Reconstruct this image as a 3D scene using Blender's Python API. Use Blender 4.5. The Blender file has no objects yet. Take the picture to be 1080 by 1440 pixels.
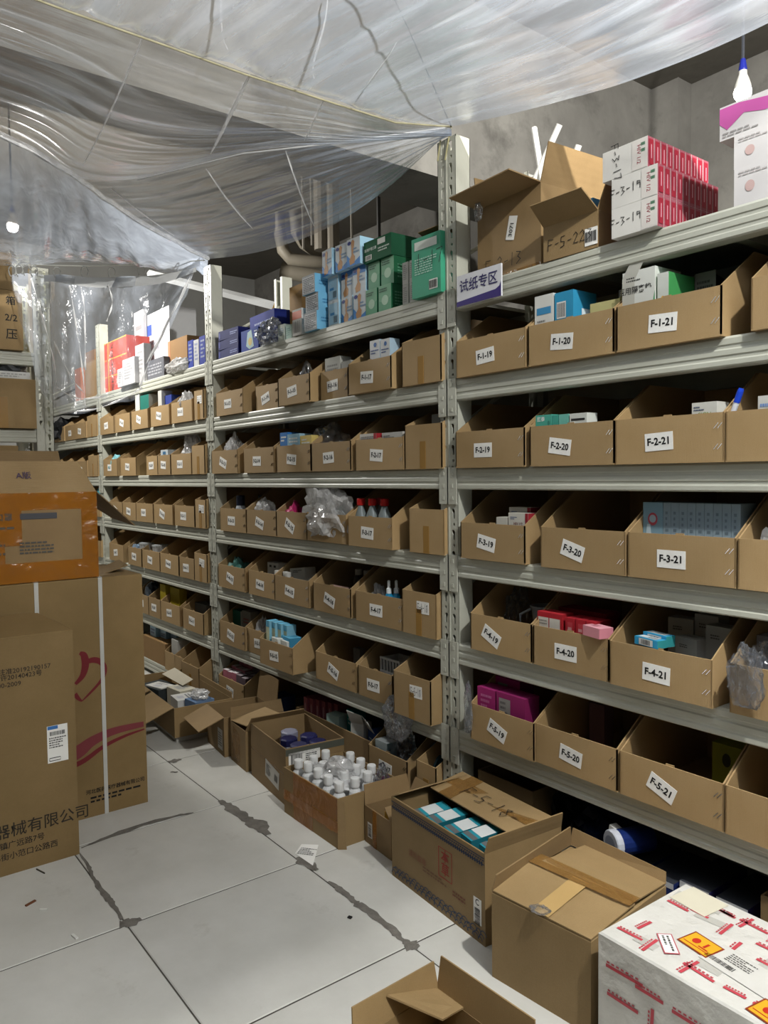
import bpy, math, random
from mathutils import Vector, Matrix, noise
random.seed(7)
SC = bpy.context.scene
COL = SC.collection
# ------------------------------------------------------------------ camera
CAM = Vector((2.0123, -1.8598, 1.33))
YAW, PITCH, ROLL = math.radians(37.208), math.radians(2.69), math.radians(-0.712)
FWD = Vector((-math.cos(YAW) * math.cos(PITCH), math.sin(YAW) * math.cos(PITCH), -math.sin(PITCH)))
_r = FWD.cross(Vector((0, 0, 1))).normalized(); _u = _r.cross(FWD)
RGT = _r * math.cos(ROLL) + _u * math.sin(ROLL)
UPV = _u * math.cos(ROLL) - _r * math.sin(ROLL)
cd = bpy.data.cameras.new('camera'); cam = bpy.data.objects.new('camera', cd); COL.objects.link(cam)
cd.sensor_fit = 'VERTICAL'; cd.sensor_height = 36; cd.lens = 27; cd.clip_start = 0.02; cd.clip_end = 60
mw = Matrix((RGT, UPV, -FWD)).transposed().to_4x4(); mw.translation = CAM
cam.matrix_world = mw
SC.camera = cam
# ------------------------------------------------------------------ light and exposure
wd = bpy.data.worlds.new('world'); SC.world = wd; wd.use_nodes = True
wd.node_tree.nodes['Background'].inputs[0].default_value = (0.75, 0.85, 1, 1)
wd.node_tree.nodes['Background'].inputs[1].default_value = 0.03
SC.view_settings.view_transform = 'Standard'; SC.view_settings.look = 'None'
SC.view_settings.gamma = 1; SC.view_settings.use_curve_mapping = False
SC.view_settings.exposure = 0.82
# bulbs: position, watts, cord top
BULBS = [((2.25, -0.72, 3.12), 400, 'white LED bulb on a dark cord hanging above the aisle cartons'),
         ((-3.24, -0.745, 2.905), 110, 'white LED bulb glowing behind the clear plastic sheet at the aisle end'),
         ((0.43, 1.12, 2.80), 16, 'white LED bulb on a blue-collared cord behind the pink-printed cartons')]
# ------------------------------------------------------------------ pixel helpers (1080x1440 frame)
def ray(x, y): return FWD + RGT * ((x - 540) / 1080) + UPV * ((720 - y) / 1080)
def onX(x, y, X): d = ray(x, y); return CAM + d * ((X - CAM.x) / d.x)
def onY(x, y, Y=0.0): d = ray(x, y); return CAM + d * ((Y - CAM.y) / d.y)
def onZ(x, y, Z=0.0): d = ray(x, y); return CAM + d * ((Z - CAM.z) / d.z)
def atD(x, y, D): return CAM + ray(x, y) * D
# ------------------------------------------------------------------ object helpers
def tag(o, label=None, cat=None, group=None, kind=None):
    if label: o['label'] = label
    if cat: o['category'] = cat
    if group: o['group'] = group
    if kind: o['kind'] = kind
    return o
def thing(name, label, cat, loc=(0, 0, 0), rz=0.0, group=None):
    o = bpy.data.objects.new(name, None); o.empty_display_size = 0.05
    COL.objects.link(o); o.location = loc; o.rotation_euler = (0, 0, rz)
    return tag(o, label, cat, group)
def link(name, me, parent=None, loc=(0, 0, 0), rot=(0, 0, 0)):
    o = bpy.data.objects.new(name, me); COL.objects.link(o)
    o.parent = parent; o.location = loc; o.rotation_euler = rot
    return o
class MB:
    def __init__(s): s.v = []; s.f = []; s.m = []
    def add(s, vs, fs, mi=0):
        b = len(s.v); s.v += [tuple(p) for p in vs]
        for i, f in enumerate(fs):
            s.f.append([b + k for k in f]); s.m.append(mi[i] if isinstance(mi, (list, tuple)) else mi)
        return s
    def box(s, x0, x1, y0, y1, z0, z1, mi=0, mat=None):      # face order -X +X -Y +Y -Z +Z
        vs = [(x0, y0, z0), (x1, y0, z0), (x1, y1, z0), (x0, y1, z0), (x0, y0, z1), (x1, y0, z1), (x1, y1, z1), (x0, y1, z1)]
        if mat: vs = [mat @ Vector(p) for p in vs]
        return s.add(vs, [(0, 4, 7, 3), (1, 2, 6, 5), (0, 1, 5, 4), (3, 7, 6, 2), (0, 3, 2, 1), (4, 5, 6, 7)], mi)
    def slab(s, pts, t, mi=0):                                # polygon thickened against its normal
        pts = [Vector(p) for p in pts]; n = (pts[1] - pts[0]).cross(pts[2] - pts[0]).normalized() * t
        k = len(pts); q = [p - n for p in pts]
        fs = [tuple(range(k)), tuple(range(2 * k - 1, k - 1, -1))] + [(i, i + k, (i + 1) % k + k, (i + 1) % k) for i in range(k)]
        return s.add(pts + q, fs, mi)
    def tube(s, pts, r, n=6, mi=0, cap=True):
        pts = [Vector(p) for p in pts]; vs = []; L = len(pts)
        for i, p in enumerate(pts):
            d = (pts[min(i + 1, L - 1)] - pts[max(i - 1, 0)]).normalized()
            a = d.cross(Vector((0, 0, 1)));  a = a.normalized() if a.length > 1e-3 else Vector((1, 0, 0))
            b = d.cross(a); rr = r[i] if isinstance(r, (list, tuple)) else r
            vs += [p + (a * math.cos(t) + b * math.sin(t)) * rr for t in [2 * math.pi * k / n for k in range(n)]]
        fs = [(i * n + k, i * n + (k + 1) % n, (i + 1) * n + (k + 1) % n, (i + 1) * n + k) for i in range(L - 1) for k in range(n)]
        if cap: fs += [tuple(range(n)), tuple((L - 1) * n + k for k in range(n))]
        return s.add(vs, fs, mi)
    def lathe(s, prof, n=14, c=(0, 0, 0), mi=0, mat=None):
        vs = []; L = len(prof)
        for r, z in prof:
            for k in range(n):
                p = Vector((c[0] + r * math.cos(2 * math.pi * k / n), c[1] + r * math.sin(2 * math.pi * k / n), c[2] + z))
                vs.append(mat @ p if mat else p)
        fs = [(i * n + k, i * n + (k + 1) % n, (i + 1) * n + (k + 1) % n, (i + 1) * n + k) for i in range(L - 1) for k in range(n)]
        fs += [tuple(range(n - 1, -1, -1)), tuple((L - 1) * n + k for k in range(n))]
        ms = mi if isinstance(mi, int) else [mi[i] for i in range(L - 1) for k in range(n)] + [mi[0], mi[-1]]
        return s.add(vs, fs, ms)
    def mesh(s, name, mats, smooth=False):
        me = bpy.data.meshes.new(name); me.from_pydata(s.v, [], s.f)
        for m in (mats if isinstance(mats, (list, tuple)) else [mats]): me.materials.append(m)
        me.polygons.foreach_set('material_index', s.m)
        if smooth: me.polygons.foreach_set('use_smooth', [True] * len(s.f))
        me.update(); return me
    def build(s, name, mats, parent=None, loc=(0, 0, 0), rot=(0, 0, 0), smooth=False):
        return link(name, s.mesh(name, mats, smooth), parent, loc, rot)
# ------------------------------------------------------------------ materials
def lin(h):
    h = h.lstrip('#'); o = []
    for i in (0, 2, 4):
        c = int(h[i:i + 2], 16) / 255; o.append(c / 12.92 if c < .04045 else ((c + .055) / 1.055) ** 2.4)
    return (*o, 1)
def nt(name):
    m = bpy.data.materials.new(name); m.use_nodes = True; t = m.node_tree
    return m, t, t.nodes['Principled BSDF'], (lambda ty, **k: mknode(t, ty, **k))
def mknode(t, ty, **k):
    n = t.nodes.new(ty)
    for a, b in k.items():
        if a.startswith('i_'):
            key = a[2:].replace('_', ' ')
            n.inputs[key].default_value = b
        else: setattr(n, a, b)
    return n
_pm = {}
def pm(h, rough=.5, metal=0.0):                               # printed board, painted or plastic surface with faint mottling
    k = (h, rough, metal)
    if k in _pm: return _pm[k]
    m, t, p, N = nt('print_' + h.strip('#')); L = t.links.new
    tc = N('ShaderNodeTexCoord'); no = N('ShaderNodeTexNoise', i_Scale=9.0, i_Detail=3.0); L(tc.outputs['Object'], no.inputs['Vector'])
    mx = N('ShaderNodeMix', data_type='RGBA', blend_type='MULTIPLY'); mx.inputs[0].default_value = .18
    mx.inputs[6].default_value = lin(h); L(no.outputs['Fac'], mx.inputs[7]); L(mx.outputs[2], p.inputs['Base Color'])
    p.inputs['Roughness'].default_value = rough; p.inputs['Metallic'].default_value = metal; p.inputs['Specular IOR Level'].default_value = .3
    _pm[k] = m; return m
def ramp(N, stops):
    r = N('ShaderNodeValToRGB'); e = r.color_ramp.elements
    while len(e) < len(stops): e.new(.5)
    for i, (a, c) in enumerate(stops): e[i].position = a; e[i].color = lin(c) if isinstance(c, str) else (c, c, c, 1)
    return r
def cardboard(name, c1, c2, rough=.78, gloss=0.0):
    m, t, p, N = nt(name); L = t.links.new
    tc = N('ShaderNodeTexCoord'); oi = N('ShaderNodeObjectInfo')
    n1 = N('ShaderNodeTexNoise', i_Scale=5.0, i_Detail=5.0, i_Roughness=.6); L(tc.outputs['Object'], n1.inputs['Vector'])
    n2 = N('ShaderNodeTexNoise', i_Scale=420.0, i_Detail=2.0); L(tc.outputs['Object'], n2.inputs['Vector'])
    r = ramp(N, [(.3, c1), (.7, c2)]); L(n1.outputs['Fac'], r.inputs[0])
    hs = N('ShaderNodeHueSaturation'); mr = N('ShaderNodeMapRange'); mr.inputs[3].default_value = .88; mr.inputs[4].default_value = 1.1
    L(oi.outputs['Random'], mr.inputs[0]); L(mr.outputs[0], hs.inputs['Value']); L(r.outputs[0], hs.inputs['Color'])
    mx = N('ShaderNodeMix', data_type='RGBA', blend_type='MULTIPLY'); mx.inputs[0].default_value = .22
    L(hs.outputs[0], mx.inputs[6]); L(n2.outputs['Fac'], mx.inputs[7]); L(mx.outputs[2], p.inputs['Base Color'])
    p.inputs['Roughness'].default_value = rough
    wv = N('ShaderNodeTexWave', i_Scale=60.0, i_Distortion=.6); L(tc.outputs['Object'], wv.inputs['Vector'])
    b = N('ShaderNodeBump', i_Strength=.10, i_Distance=.002); L(wv.outputs['Fac'], b.inputs['Height'])
    b2 = N('ShaderNodeBump', i_Strength=.25, i_Distance=.004); L(n1.outputs['Fac'], b2.inputs['Height']); L(b.outputs[0], b2.inputs['Normal']); L(b2.outputs[0], p.inputs['Normal'])
    return m
CB = cardboard('bin_cardboard', '#9f8358', '#a98e65')
CBX = cardboard('carton_cardboard', '#8d744c', '#9a8057')
CBD = cardboard('worn_carton_cardboard', '#826a46', '#927851')
CBB = cardboard('dark_carton_cardboard', '#846b48', '#8f7650')
CBL = cardboard('tall_carton_cardboard', '#7f683f', '#8b7249')
def surface(name, stops, scale, rough, bump=.15, bscale=40., stain=None, dist=.01, vec='Object', rnd=0.0):
    m, t, p, N = nt(name); L = t.links.new
    tc = N('ShaderNodeTexCoord')
    n1 = N('ShaderNodeTexNoise', i_Scale=scale, i_Detail=8.0, i_Roughness=.62); L(tc.outputs[vec], n1.inputs['Vector'])
    r = ramp(N, stops); L(n1.outputs['Fac'], r.inputs[0]); col = r.outputs[0]
    if stain:
        n3 = N('ShaderNodeTexNoise', i_Scale=stain[0], i_Detail=6.0, i_Roughness=.7); L(tc.outputs[vec], n3.inputs['Vector'])
        r3 = ramp(N, [(stain[1], 0.0), (stain[2], 1.0)]); L(n3.outputs['Fac'], r3.inputs[0])
        mx = N('ShaderNodeMix', data_type='RGBA'); L(r3.outputs[0], mx.inputs[0]); L(col, mx.inputs[6]); mx.inputs[7].default_value = lin(stain[3]); col = mx.outputs[2]
    if rnd:
        oi = N('ShaderNodeObjectInfo'); hs = N('ShaderNodeHueSaturation'); mr = N('ShaderNodeMapRange')
        mr.inputs[3].default_value = 1 - rnd; mr.inputs[4].default_value = 1 + rnd
        L(oi.outputs['Random'], mr.inputs[0]); L(mr.outputs[0], hs.inputs['Value']); L(col, hs.inputs['Color']); col = hs.outputs[0]
    L(col, p.inputs['Base Color']); p.inputs['Roughness'].default_value = rough
    n2 = N('ShaderNodeTexNoise', i_Scale=bscale, i_Detail=6.0); L(tc.outputs[vec], n2.inputs['Vector'])
    b = N('ShaderNodeBump', i_Strength=bump, i_Distance=dist); L(n2.outputs['Fac'], b.inputs['Height']); L(b.outputs[0], p.inputs['Normal'])
    return m
TILE = surface('floor_tile_glaze', [(.3, '#b6b5ae'), (.7, '#c6c5bf')], 2.2, .42, .04, 90, (3.1, .60, .78, '#a5a39a'), vec='Generated', rnd=.03)
GROUT = surface('dark_grout', [(.3, '#3b3833'), (.7, '#57534b')], 14, .9)
CEMENT = surface('grey_cement', [(.3, '#57534d'), (.7, '#75716a')], 22, .9, .6, 70)
CONC = surface('raw_concrete', [(.28, '#585652'), (.5, '#72706b'), (.72, '#8d8b85')], 1.1, .9, .35, 16, (2.4, .52, .70, '#504e4a'))
CONCD = surface('ceiling_concrete', [(.3, '#4c4841'), (.7, '#625e55')], .9, .92, .3, 12, (1.7, .55, .75, '#403c36'))
PLASTER = surface('painted_plaster', [(.3, '#8d8d8a'), (.7, '#9e9e9a')], 1.5, .85, .1, 30)
RACK = surface('rack_grey_paint', [(.3, '#a9aa9d'), (.7, '#b5b6aa')], 3.0, .42, .05, 60)
RACKD = surface('shelf_board_grey', [(.3, '#8e8f86'), (.7, '#9c9d93')], 3.0, .5, .05, 60)
TAPE_B = pm('#9a7742', .22); TAPE_L = pm('#b39562', .25)
def tapemat(name, h, alpha):
    m, t, p, N = nt(name); L = t.links.new
    tc = N('ShaderNodeTexCoord'); n = N('ShaderNodeTexNoise', i_Scale=9.0, i_Detail=5.0, i_Distortion=1.6); L(tc.outputs['Object'], n.inputs['Vector'])
    p.inputs['Base Color'].default_value = lin(h); p.inputs['Roughness'].default_value = .16; p.inputs['Alpha'].default_value = alpha
    b = N('ShaderNodeBump', i_Strength=.8, i_Distance=.02); L(n.outputs['Fac'], b.inputs['Height']); L(b.outputs[0], p.inputs['Normal'])
    return m
TAPE_O = tapemat('amber_tape', '#a8691a', .62)
TAPE_T = tapemat('brown_tape', '#8f6a38', .55)
def film(name, haze, gl, sc, tint='#d6e0f0', stretch=(1, 1, 1), bump=.5, trl=.55, det=4.0, rng=2.2, rough=.13):
    m, t, p, N = nt(name); L = t.links.new; t.nodes.remove(p); out = t.nodes['Material Output']
    tc = N('ShaderNodeTexCoord'); mp = N('ShaderNodeMapping'); mp.inputs['Scale'].default_value = stretch; L(tc.outputs['UV' if stretch != (1, 1, 1) else 'Object'], mp.inputs['Vector'])
    n = N('ShaderNodeTexNoise', i_Scale=sc, i_Detail=det, i_Roughness=.55, i_Distortion=.4); L(mp.outputs[0], n.inputs['Vector'])
    b = N('ShaderNodeBump', i_Strength=bump, i_Distance=.03); L(n.outputs['Fac'], b.inputs['Height'])
    tr = N('ShaderNodeBsdfTransparent'); tr.inputs[0].default_value = (.94, .95, .96, 1)
    df = N('ShaderNodeBsdfDiffuse'); df.inputs[0].default_value = lin(tint); tl = N('ShaderNodeBsdfTranslucent'); tl.inputs[0].default_value = lin(tint)
    L(b.outputs[0], df.inputs['Normal']); L(b.outputs[0], tl.inputs['Normal'])
    dm = N('ShaderNodeMixShader'); dm.inputs[0].default_value = trl; L(df.outputs[0], dm.inputs[1]); L(tl.outputs[0], dm.inputs[2])
    r = ramp(N, [(.42, 0.0), (.72, 1.0)]); L(n.outputs['Fac'], r.inputs[0])
    mr = N('ShaderNodeMapRange'); mr.inputs[3].default_value = haze; mr.inputs[4].default_value = min(haze * rng, .9); L(r.outputs[0], mr.inputs[0])
    m1 = N('ShaderNodeMixShader'); L(mr.outputs[0], m1.inputs[0]); L(tr.outputs[0], m1.inputs[1]); L(dm.outputs[0], m1.inputs[2])
    g = N('ShaderNodeBsdfGlossy'); g.inputs['Roughness'].default_value = rough; L(b.outputs[0], g.inputs['Normal'])
    lw = N('ShaderNodeFresnel'); lw.inputs[0].default_value = 1.45; L(b.outputs[0], lw.inputs['Normal'])
    ml = N('ShaderNodeMath', operation='MULTIPLY'); ml.inputs[1].default_value = gl; L(lw.outputs[0], ml.inputs[0])
    m2 = N('ShaderNodeMixShader'); L(ml.outputs[0], m2.inputs[0]); L(m1.outputs[0], m2.inputs[1]); L(g.outputs[0], m2.inputs[2])
    L(m2.outputs[0], out.inputs['Surface']); return m
FILM_A = film('taut_plastic_sheet', .33, .42, 2.0, stretch=(24.0, 1.8, 1), bump=.16, trl=.68, det=3.5, rng=2.0, rough=.24)
FILM = film('clear_plastic_sheet', .25, .42, 2.0, stretch=(14.0, 1.5, 1), bump=.14, trl=.6, det=3.0, rng=1.7, rough=.24)
CREASE = film('plastic_fold', .8, .5, 20.0, tint='#ffffff', trl=.72, bump=.2, rng=1.1)
FILM_D = film('crumpled_plastic_sheet', .40, .9, 2.4, stretch=(3.0, 5.0, 1), bump=.5, trl=.7, det=3.0, rng=1.5)
FILM_C = film('clear_curtain_plastic', .13, 1.1, 2.2, stretch=(2.0, 6.0, 1), bump=.5)
SHRINK = film('tight_shrink_film', .03, 1.6, 30.0, bump=.5)
BAG = film('thin_clear_bag', .10, 1.5, 14.0, bump=.3)
BAGW = film('milky_plastic_bag', .42, 1.2, 14.0, tint='#ffffff', bump=.3, trl=.4)
WHITE = pm('#e6e6e2', .5); PAPER = pm('#ecebe6', .7); INK = pm('#141414', .6); INKG = pm('#55534f', .7)
CHROME = pm('#cfd0d2', .22, 1.0)
def emat(name, col, s):
    m, t, p, N = nt(name); p.inputs['Emission Color'].default_value = lin(col); p.inputs['Emission Strength'].default_value = s; p.inputs['Base Color'].default_value = lin(col); return m
GLOW = emat('lit_bulb_glass', '#ffffff', 26.0)
# ------------------------------------------------------------------ flat print: shapes in 2-D, laid on a face
_tc = {}
def text2d(s, h, bold=.012):
    k = (s, bold)
    if k not in _tc:
        cu = bpy.data.curves.new('t', 'FONT'); cu.body = s; cu.size = 1; cu.align_x = 'CENTER'; cu.align_y = 'CENTER'; cu.resolution_u = 2; cu.offset = bold
        o = bpy.data.objects.new('t', cu); COL.objects.link(o)
        bpy.context.view_layer.update()
        me = bpy.data.meshes.new_from_object(o.evaluated_get(bpy.context.evaluated_depsgraph_get()))
        _tc[k] = ([(v.co.x, v.co.y) for v in me.vertices], [tuple(p.vertices) for p in me.polygons])
        bpy.data.objects.remove(o); bpy.data.curves.remove(cu); bpy.data.meshes.remove(me)
    v, f = _tc[k]; return [(a * h, b * h) for a, b in v], f
STK = {'F': [[(0, 0), (.05, 1), (.6, .95)], [(.05, .5), (.45, .52)]], '-': [[(.1, .45), (.5, .5)]], '0': [[(.3, 1), (0, .5), (.3, 0), (.55, .5), (.3, 1)]],
       '1': [[(.3, 1), (.25, 0)]], '2': [[(.05, .8), (.3, 1), (.5, .75), (.05, .05), (.55, .05)]], '3': [[(.05, .95), (.5, .85), (.2, .55), (.5, .3), (.05, 0)]],
       '4': [[(.3, 1), (0, .35), (.55, .4)], [(.4, .7), (.38, 0)]], '5': [[(.5, 1), (.1, .95), (.05, .55), (.45, .45), (.4, .1), (0, 0)]],
       '7': [[(0, .95), (.55, 1), (.25, 0)]], '8': [[(.45, .9), (.1, .8), (.5, .3), (.25, 0), (.05, .25), (.45, .9)]], '9': [[(.5, .8), (.1, .9), (.1, .55), (.5, .65), (.45, 0)]], 'B': [[(0, 0), (.05, 1), (.45, .8), (.1, .52), (.5, .28), (0, 0)]]}
def hand2d(s, h, w=.09):
    vs, fs = [], []; x = -len(s) * .36
    for ch in s:
        for st in STK.get(ch, []):
            for (ax, ay), (bx, by) in zip(st, st[1:]):
                a = Vector((x + ax, ay - .5)); b = Vector((x + bx, by - .5)); d = (b - a).normalized() * w * .5; n = Vector((-d.y, d.x)); k = len(vs)
                vs += [tuple((p) * h) for p in (a - d - n, b + d - n, b + d + n, a - d + n)]; fs.append((k, k + 1, k + 2, k + 3))
        x += .74
    return vs, fs
def rect2d(w, h): return [(-w / 2, -h / 2), (w / 2, -h / 2), (w / 2, h / 2), (-w / 2, h / 2)], [(0, 1, 2, 3)]
def lines2d(w, h, n, seed=0, fill=.5):                        # rows of tiny unreadable print
    rg = random.Random(seed); vs, fs = [], []; rh = h / n
    for i in range(n):
        y = h / 2 - (i + .5) * rh; x = -w / 2; end = w / 2 * rg.choice((1, 1, .6, .2))
        while x < end:
            l = rg.uniform(.05, .16) * w; k = len(vs); e = min(x + l, end)
            vs += [(x, y - rh * fill / 2), (e, y - rh * fill / 2), (e, y + rh * fill / 2), (x, y + rh * fill / 2)]; fs.append((k, k + 1, k + 2, k + 3)); x += l + w * .03
    return vs, fs
def bars2d(w, h, n=16, seed=0):
    rg = random.Random(seed); vs, fs = [], []; st = w / n
    for i in range(n):
        a = -w / 2 + i * st; b = a + st * rg.uniform(.25, .75); k = len(vs)
        vs += [(a, -h / 2), (b, -h / 2), (b, h / 2), (a, h / 2)]; fs.append((k, k + 1, k + 2, k + 3))
    return vs, fs
def oval2d(w, h, n=14): return [(w / 2 * math.cos(2 * math.pi * i / n), h / 2 * math.sin(2 * math.pi * i / n)) for i in range(n)], [tuple(range(n))]
def ribbon2d(pts, w):                                          # curved stroke with varying widths
    vs, fs = [], []; n = len(pts)
    for i, p in enumerate(pts):
        p = Vector(p); d = (Vector(pts[min(i + 1, n - 1)]) - Vector(pts[max(i - 1, 0)])).normalized(); q = Vector((-d.y, d.x)) * (w[i] if isinstance(w, (list, tuple)) else w) / 2
        vs += [tuple(p - q), tuple(p + q)]
    return vs, [(2 * i, 2 * i + 2, 2 * i + 3, 2 * i + 1) for i in range(n - 1)]
def shift(sh, dx, dy, rot=0.0):
    c, s = math.cos(rot), math.sin(rot); return [(a * c - b * s + dx, a * s + b * c + dy) for a, b in sh[0]], sh[1]
def join2d(*shs):
    vs, fs = [], []
    for v, f in shs: k = len(vs); vs += v; fs += [tuple(i + k for i in q) for q in f]
    return vs, fs
def decal(parent, name, mat, sh, o, u=(1, 0, 0), v=(0, 0, 1), rot=0.0, eps=.0012):
    o, u, v = Vector(o), Vector(u), Vector(v); n = u.cross(v) * eps; c, s = math.cos(rot), math.sin(rot)
    me = bpy.data.meshes.new(name)
    me.from_pydata([tuple(o + n + u * (a * c - b * s) + v * (a * s + b * c)) for a, b in sh[0]], [], sh[1])
    me.materials.append(mat); return link(name, me, parent)
FACES = {'f': lambda w, d, h: ((0, -d / 2, h / 2), (1, 0, 0), (0, 0, 1), w, h), 'r': lambda w, d, h: ((w / 2, 0, h / 2), (0, 1, 0), (0, 0, 1), d, h), 't': lambda w, d, h: ((0, 0, h), (1, 0, 0), (0, 1, 0), w, d)}
def deco(ob, w, d, h, specs):
    for i, sp in enumerate(specs):
        face, kind, a0, b0, a1, b1, col = sp[:7]; o, u, v, fw, fh = FACES[face](w, d, h)
        W, H = (a1 - a0) * fw, (b1 - b0) * fh; rot = sp[8] if len(sp) > 8 else 0.0
        sd = i * 7 + int(w * 1000)
        if kind == 'rect': sh = rect2d(W, H)
        elif kind == 'oval': sh = oval2d(W, H)
        elif kind == 'lines': sh = lines2d(W, H, max(2, int(sp[7]) if len(sp) > 7 and sp[7] else 4), sd)
        elif kind == 'bars': sh = bars2d(W, H, int(sp[7]) if len(sp) > 7 and sp[7] else 14, sd)
        elif kind == 'text': sh = text2d(sp[7], H)
        elif kind == 'hand': sh = hand2d(sp[7], H)
        elif kind == 'poly': sh = ([((p - .5) * W, (q - .5) * H) for p, q in sp[7]], [tuple(range(len(sp[7])))])
        c = Vector(o) + Vector(u) * ((a0 + a1) / 2 - .5) * fw + Vector(v) * ((b0 + b1) / 2 - .5) * fh
        decal(ob, {'bars': 'barcode', 'text': 'lettering', 'hand': 'handwriting', 'lines': 'small_print'}.get(kind, 'print'), pm(col, .6), sh, c, u, v, rot, .0008 + .0002 * i)
_jit = random.Random(3)
def pbox(name, label, cat, loc, dims, cols, specs=(), rz=0.0, group=None, ry=0.0, rx=0.0, bev=.0012):
    """closed printed box; loc is the centre of its base; cols = front, side, top"""
    w, d, h = dims; m = MB(); cs = list(cols) if isinstance(cols, (list, tuple)) else [cols] * 3
    while len(cs) < 3: cs.append(cs[-1])
    b = min(bev, h * .1)
    m.box(-w / 2, w / 2, -d / 2, d / 2, 0, h, (1, 1, 0, 0, 2, 2))
    o = m.build(name, [pm(c, .75) for c in cs]); o.location = loc; o.rotation_euler = (rx, ry, rz)
    if rx or ry:                                               # keep the lowest corner on the support
        R = o.rotation_euler.to_matrix(); o.location.z -= min((R @ Vector(p)).z for p in m.v)
    tag(o, label, cat, group); deco(o, w, d, h, specs); return o
BINS = {}
def in_bin(x0, x1, z):                                        # keep a thing between the side walls of the bin it stands in
    c = (x0 + x1) / 2
    for t, a, b, zb_, Y, hf in BINS.values():
        if abs(z - zb_ - .0042) < .003 and a < c < b: return max(x0, a + .006), min(x1, b - .006)
    return x0, x1
def pxbox(name, label, cat, x0, x1, ytop, zb, Yf, depth, cols, specs=(), rz=0.0, group=None, **k):
    """printed box from the pixel span of its front face standing at Y = Yf on z = zb"""
    a = onY(x0, ytop, Yf); b = onY(x1, ytop, Yf); h = a.z - zb
    a.x, b.x = in_bin(a.x, b.x, zb); w = b.x - a.x
    return pbox(name, label, cat, ((a.x + b.x) / 2, Yf + depth / 2, zb), (w, depth, h), cols, specs, rz, group, **k)
# ================================================================== the setting
def struct(name, mb, mats, parent=None):
    o = mb.build(name, mats, parent)
    if not parent: o['kind'] = 'structure'
    return o
CEIL = 3.66
fl = struct('floor', MB().box(-7.0, 9.0, -9.0, 2.6, -.12, -.003), GROUT)
TS, TX, TY = .602, -.241, -.53
_tm = MB(); _g = .0022; _b = .003; _h = TS / 2 - _g
_tm.add([(-_h, -_h, -.002), (_h, -_h, -.002), (_h, _h, -.002), (-_h, _h, -.002), (-_h + _b, -_h + _b, 0), (_h - _b, -_h + _b, 0), (_h - _b, _h - _b, 0), (-_h + _b, _h - _b, 0)],
        [(4, 5, 6, 7), (0, 1, 5, 4), (1, 2, 6, 5), (2, 3, 7, 6), (3, 0, 4, 7)])
tile_me = _tm.mesh('tile', TILE)
for i in range(-11, 6):
    for j in range(-6, 5):
        link('tile', tile_me, fl, (TX + (i + .5) * TS, TY + (j + .5) * TS, 0), (random.uniform(-.0012, .0012), random.uniform(-.0012, .0012), 0))
def crack(pts, mat=CEMENT, name='cement_patch', seed=1):
    """irregular filled joint: (pixel x, pixel y, half width in metres)"""
    rg = random.Random(seed); P = []
    for (ax, ay, aw), (bx, by, bw) in zip(pts, pts[1:]):
        for k in range(5):
            t = k / 5; P.append((onZ(ax + (bx - ax) * t, ay + (by - ay) * t), aw + (bw - aw) * t))
    P.append((onZ(pts[-1][0], pts[-1][1]), pts[-1][2])); vs = []; n = len(P)
    for i, (p, w) in enumerate(P):
        d = (P[min(i + 1, n - 1)][0] - P[max(i - 1, 0)][0]).normalized(); q = Vector((-d.y, d.x, 0))
        z = Vector((0, 0, .0012)); vs += [p + z - q * w * rg.uniform(.6, 1.3), p + z * 1.6, p + z + q * w * rg.uniform(.6, 1.3)]
    fs = []
    for i in range(n - 1): fs += [(3 * i, 3 * i + 3, 3 * i + 4, 3 * i + 1), (3 * i + 1, 3 * i + 4, 3 * i + 5, 3 * i + 2)]
    return MB().add(vs, fs).build(name, mat, fl)
crack([(114, 1193, .003), (150, 1178, .012), (200, 1160, .016), (250, 1147, .010), (272, 1143, .002)], seed=2)
crack([(309, 1126, .012), (325, 1136, .024), (345, 1150, .022), (362, 1160, .034), (378, 1174, .012)], seed=3)
crack([(418, 1206, .012), (428, 1212, .028), (446, 1224, .008)], seed=4)
crack([(462, 1240, .004), (480, 1252, .014), (496, 1266, .010), (503, 1272, .014), (530, 1290, .014), (556, 1312, .016), (566, 1322, .006), (577, 1330, .028), (588, 1334, .010)], seed=5)
crack([(168, 1301, .020), (184, 1298, .026), (198, 1292, .008)], seed=6)
crack([(112, 1200, .003), (124, 1218, .008), (130, 1232, .005), (138, 1246, .010), (152, 1264, .012), (160, 1274, .008), (172, 1294, .005)], seed=7)
crack([(236, 1072, .010), (246, 1070, .026), (255, 1068, .008)], seed=8)
crack([(240, 1086, .008), (250, 1086, .008)], seed=9)
struct('wall_back', MB().box(-7.0, 9.0, 2.5, 2.62, 0, CEIL), CONC)
struct('wall_far', MB().box(-7.12, -6.2, -9.0, 2.6, 0, CEIL), PLASTER)
struct('wall_near', MB().box(-7.0, 9.0, -9.12, -9.0, 0, CEIL), PLASTER)
struct('wall_right', MB().box(9.0, 9.12, -9.0, 2.6, 0, CEIL), PLASTER)
struct('ceiling', MB().box(-7.12, 9.1, -9.1, 2.62, CEIL, CEIL + .12), CONCD)
struct('trim_1', MB().box(-1.17, -.80, -9.0, 2.5, 2.755, CEIL), CONC)          # ceiling beam
struct('trim_2', MB().box(-.80, -.62, 2.36, 2.5, 0, CEIL), CONC)               # column in the corner
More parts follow.
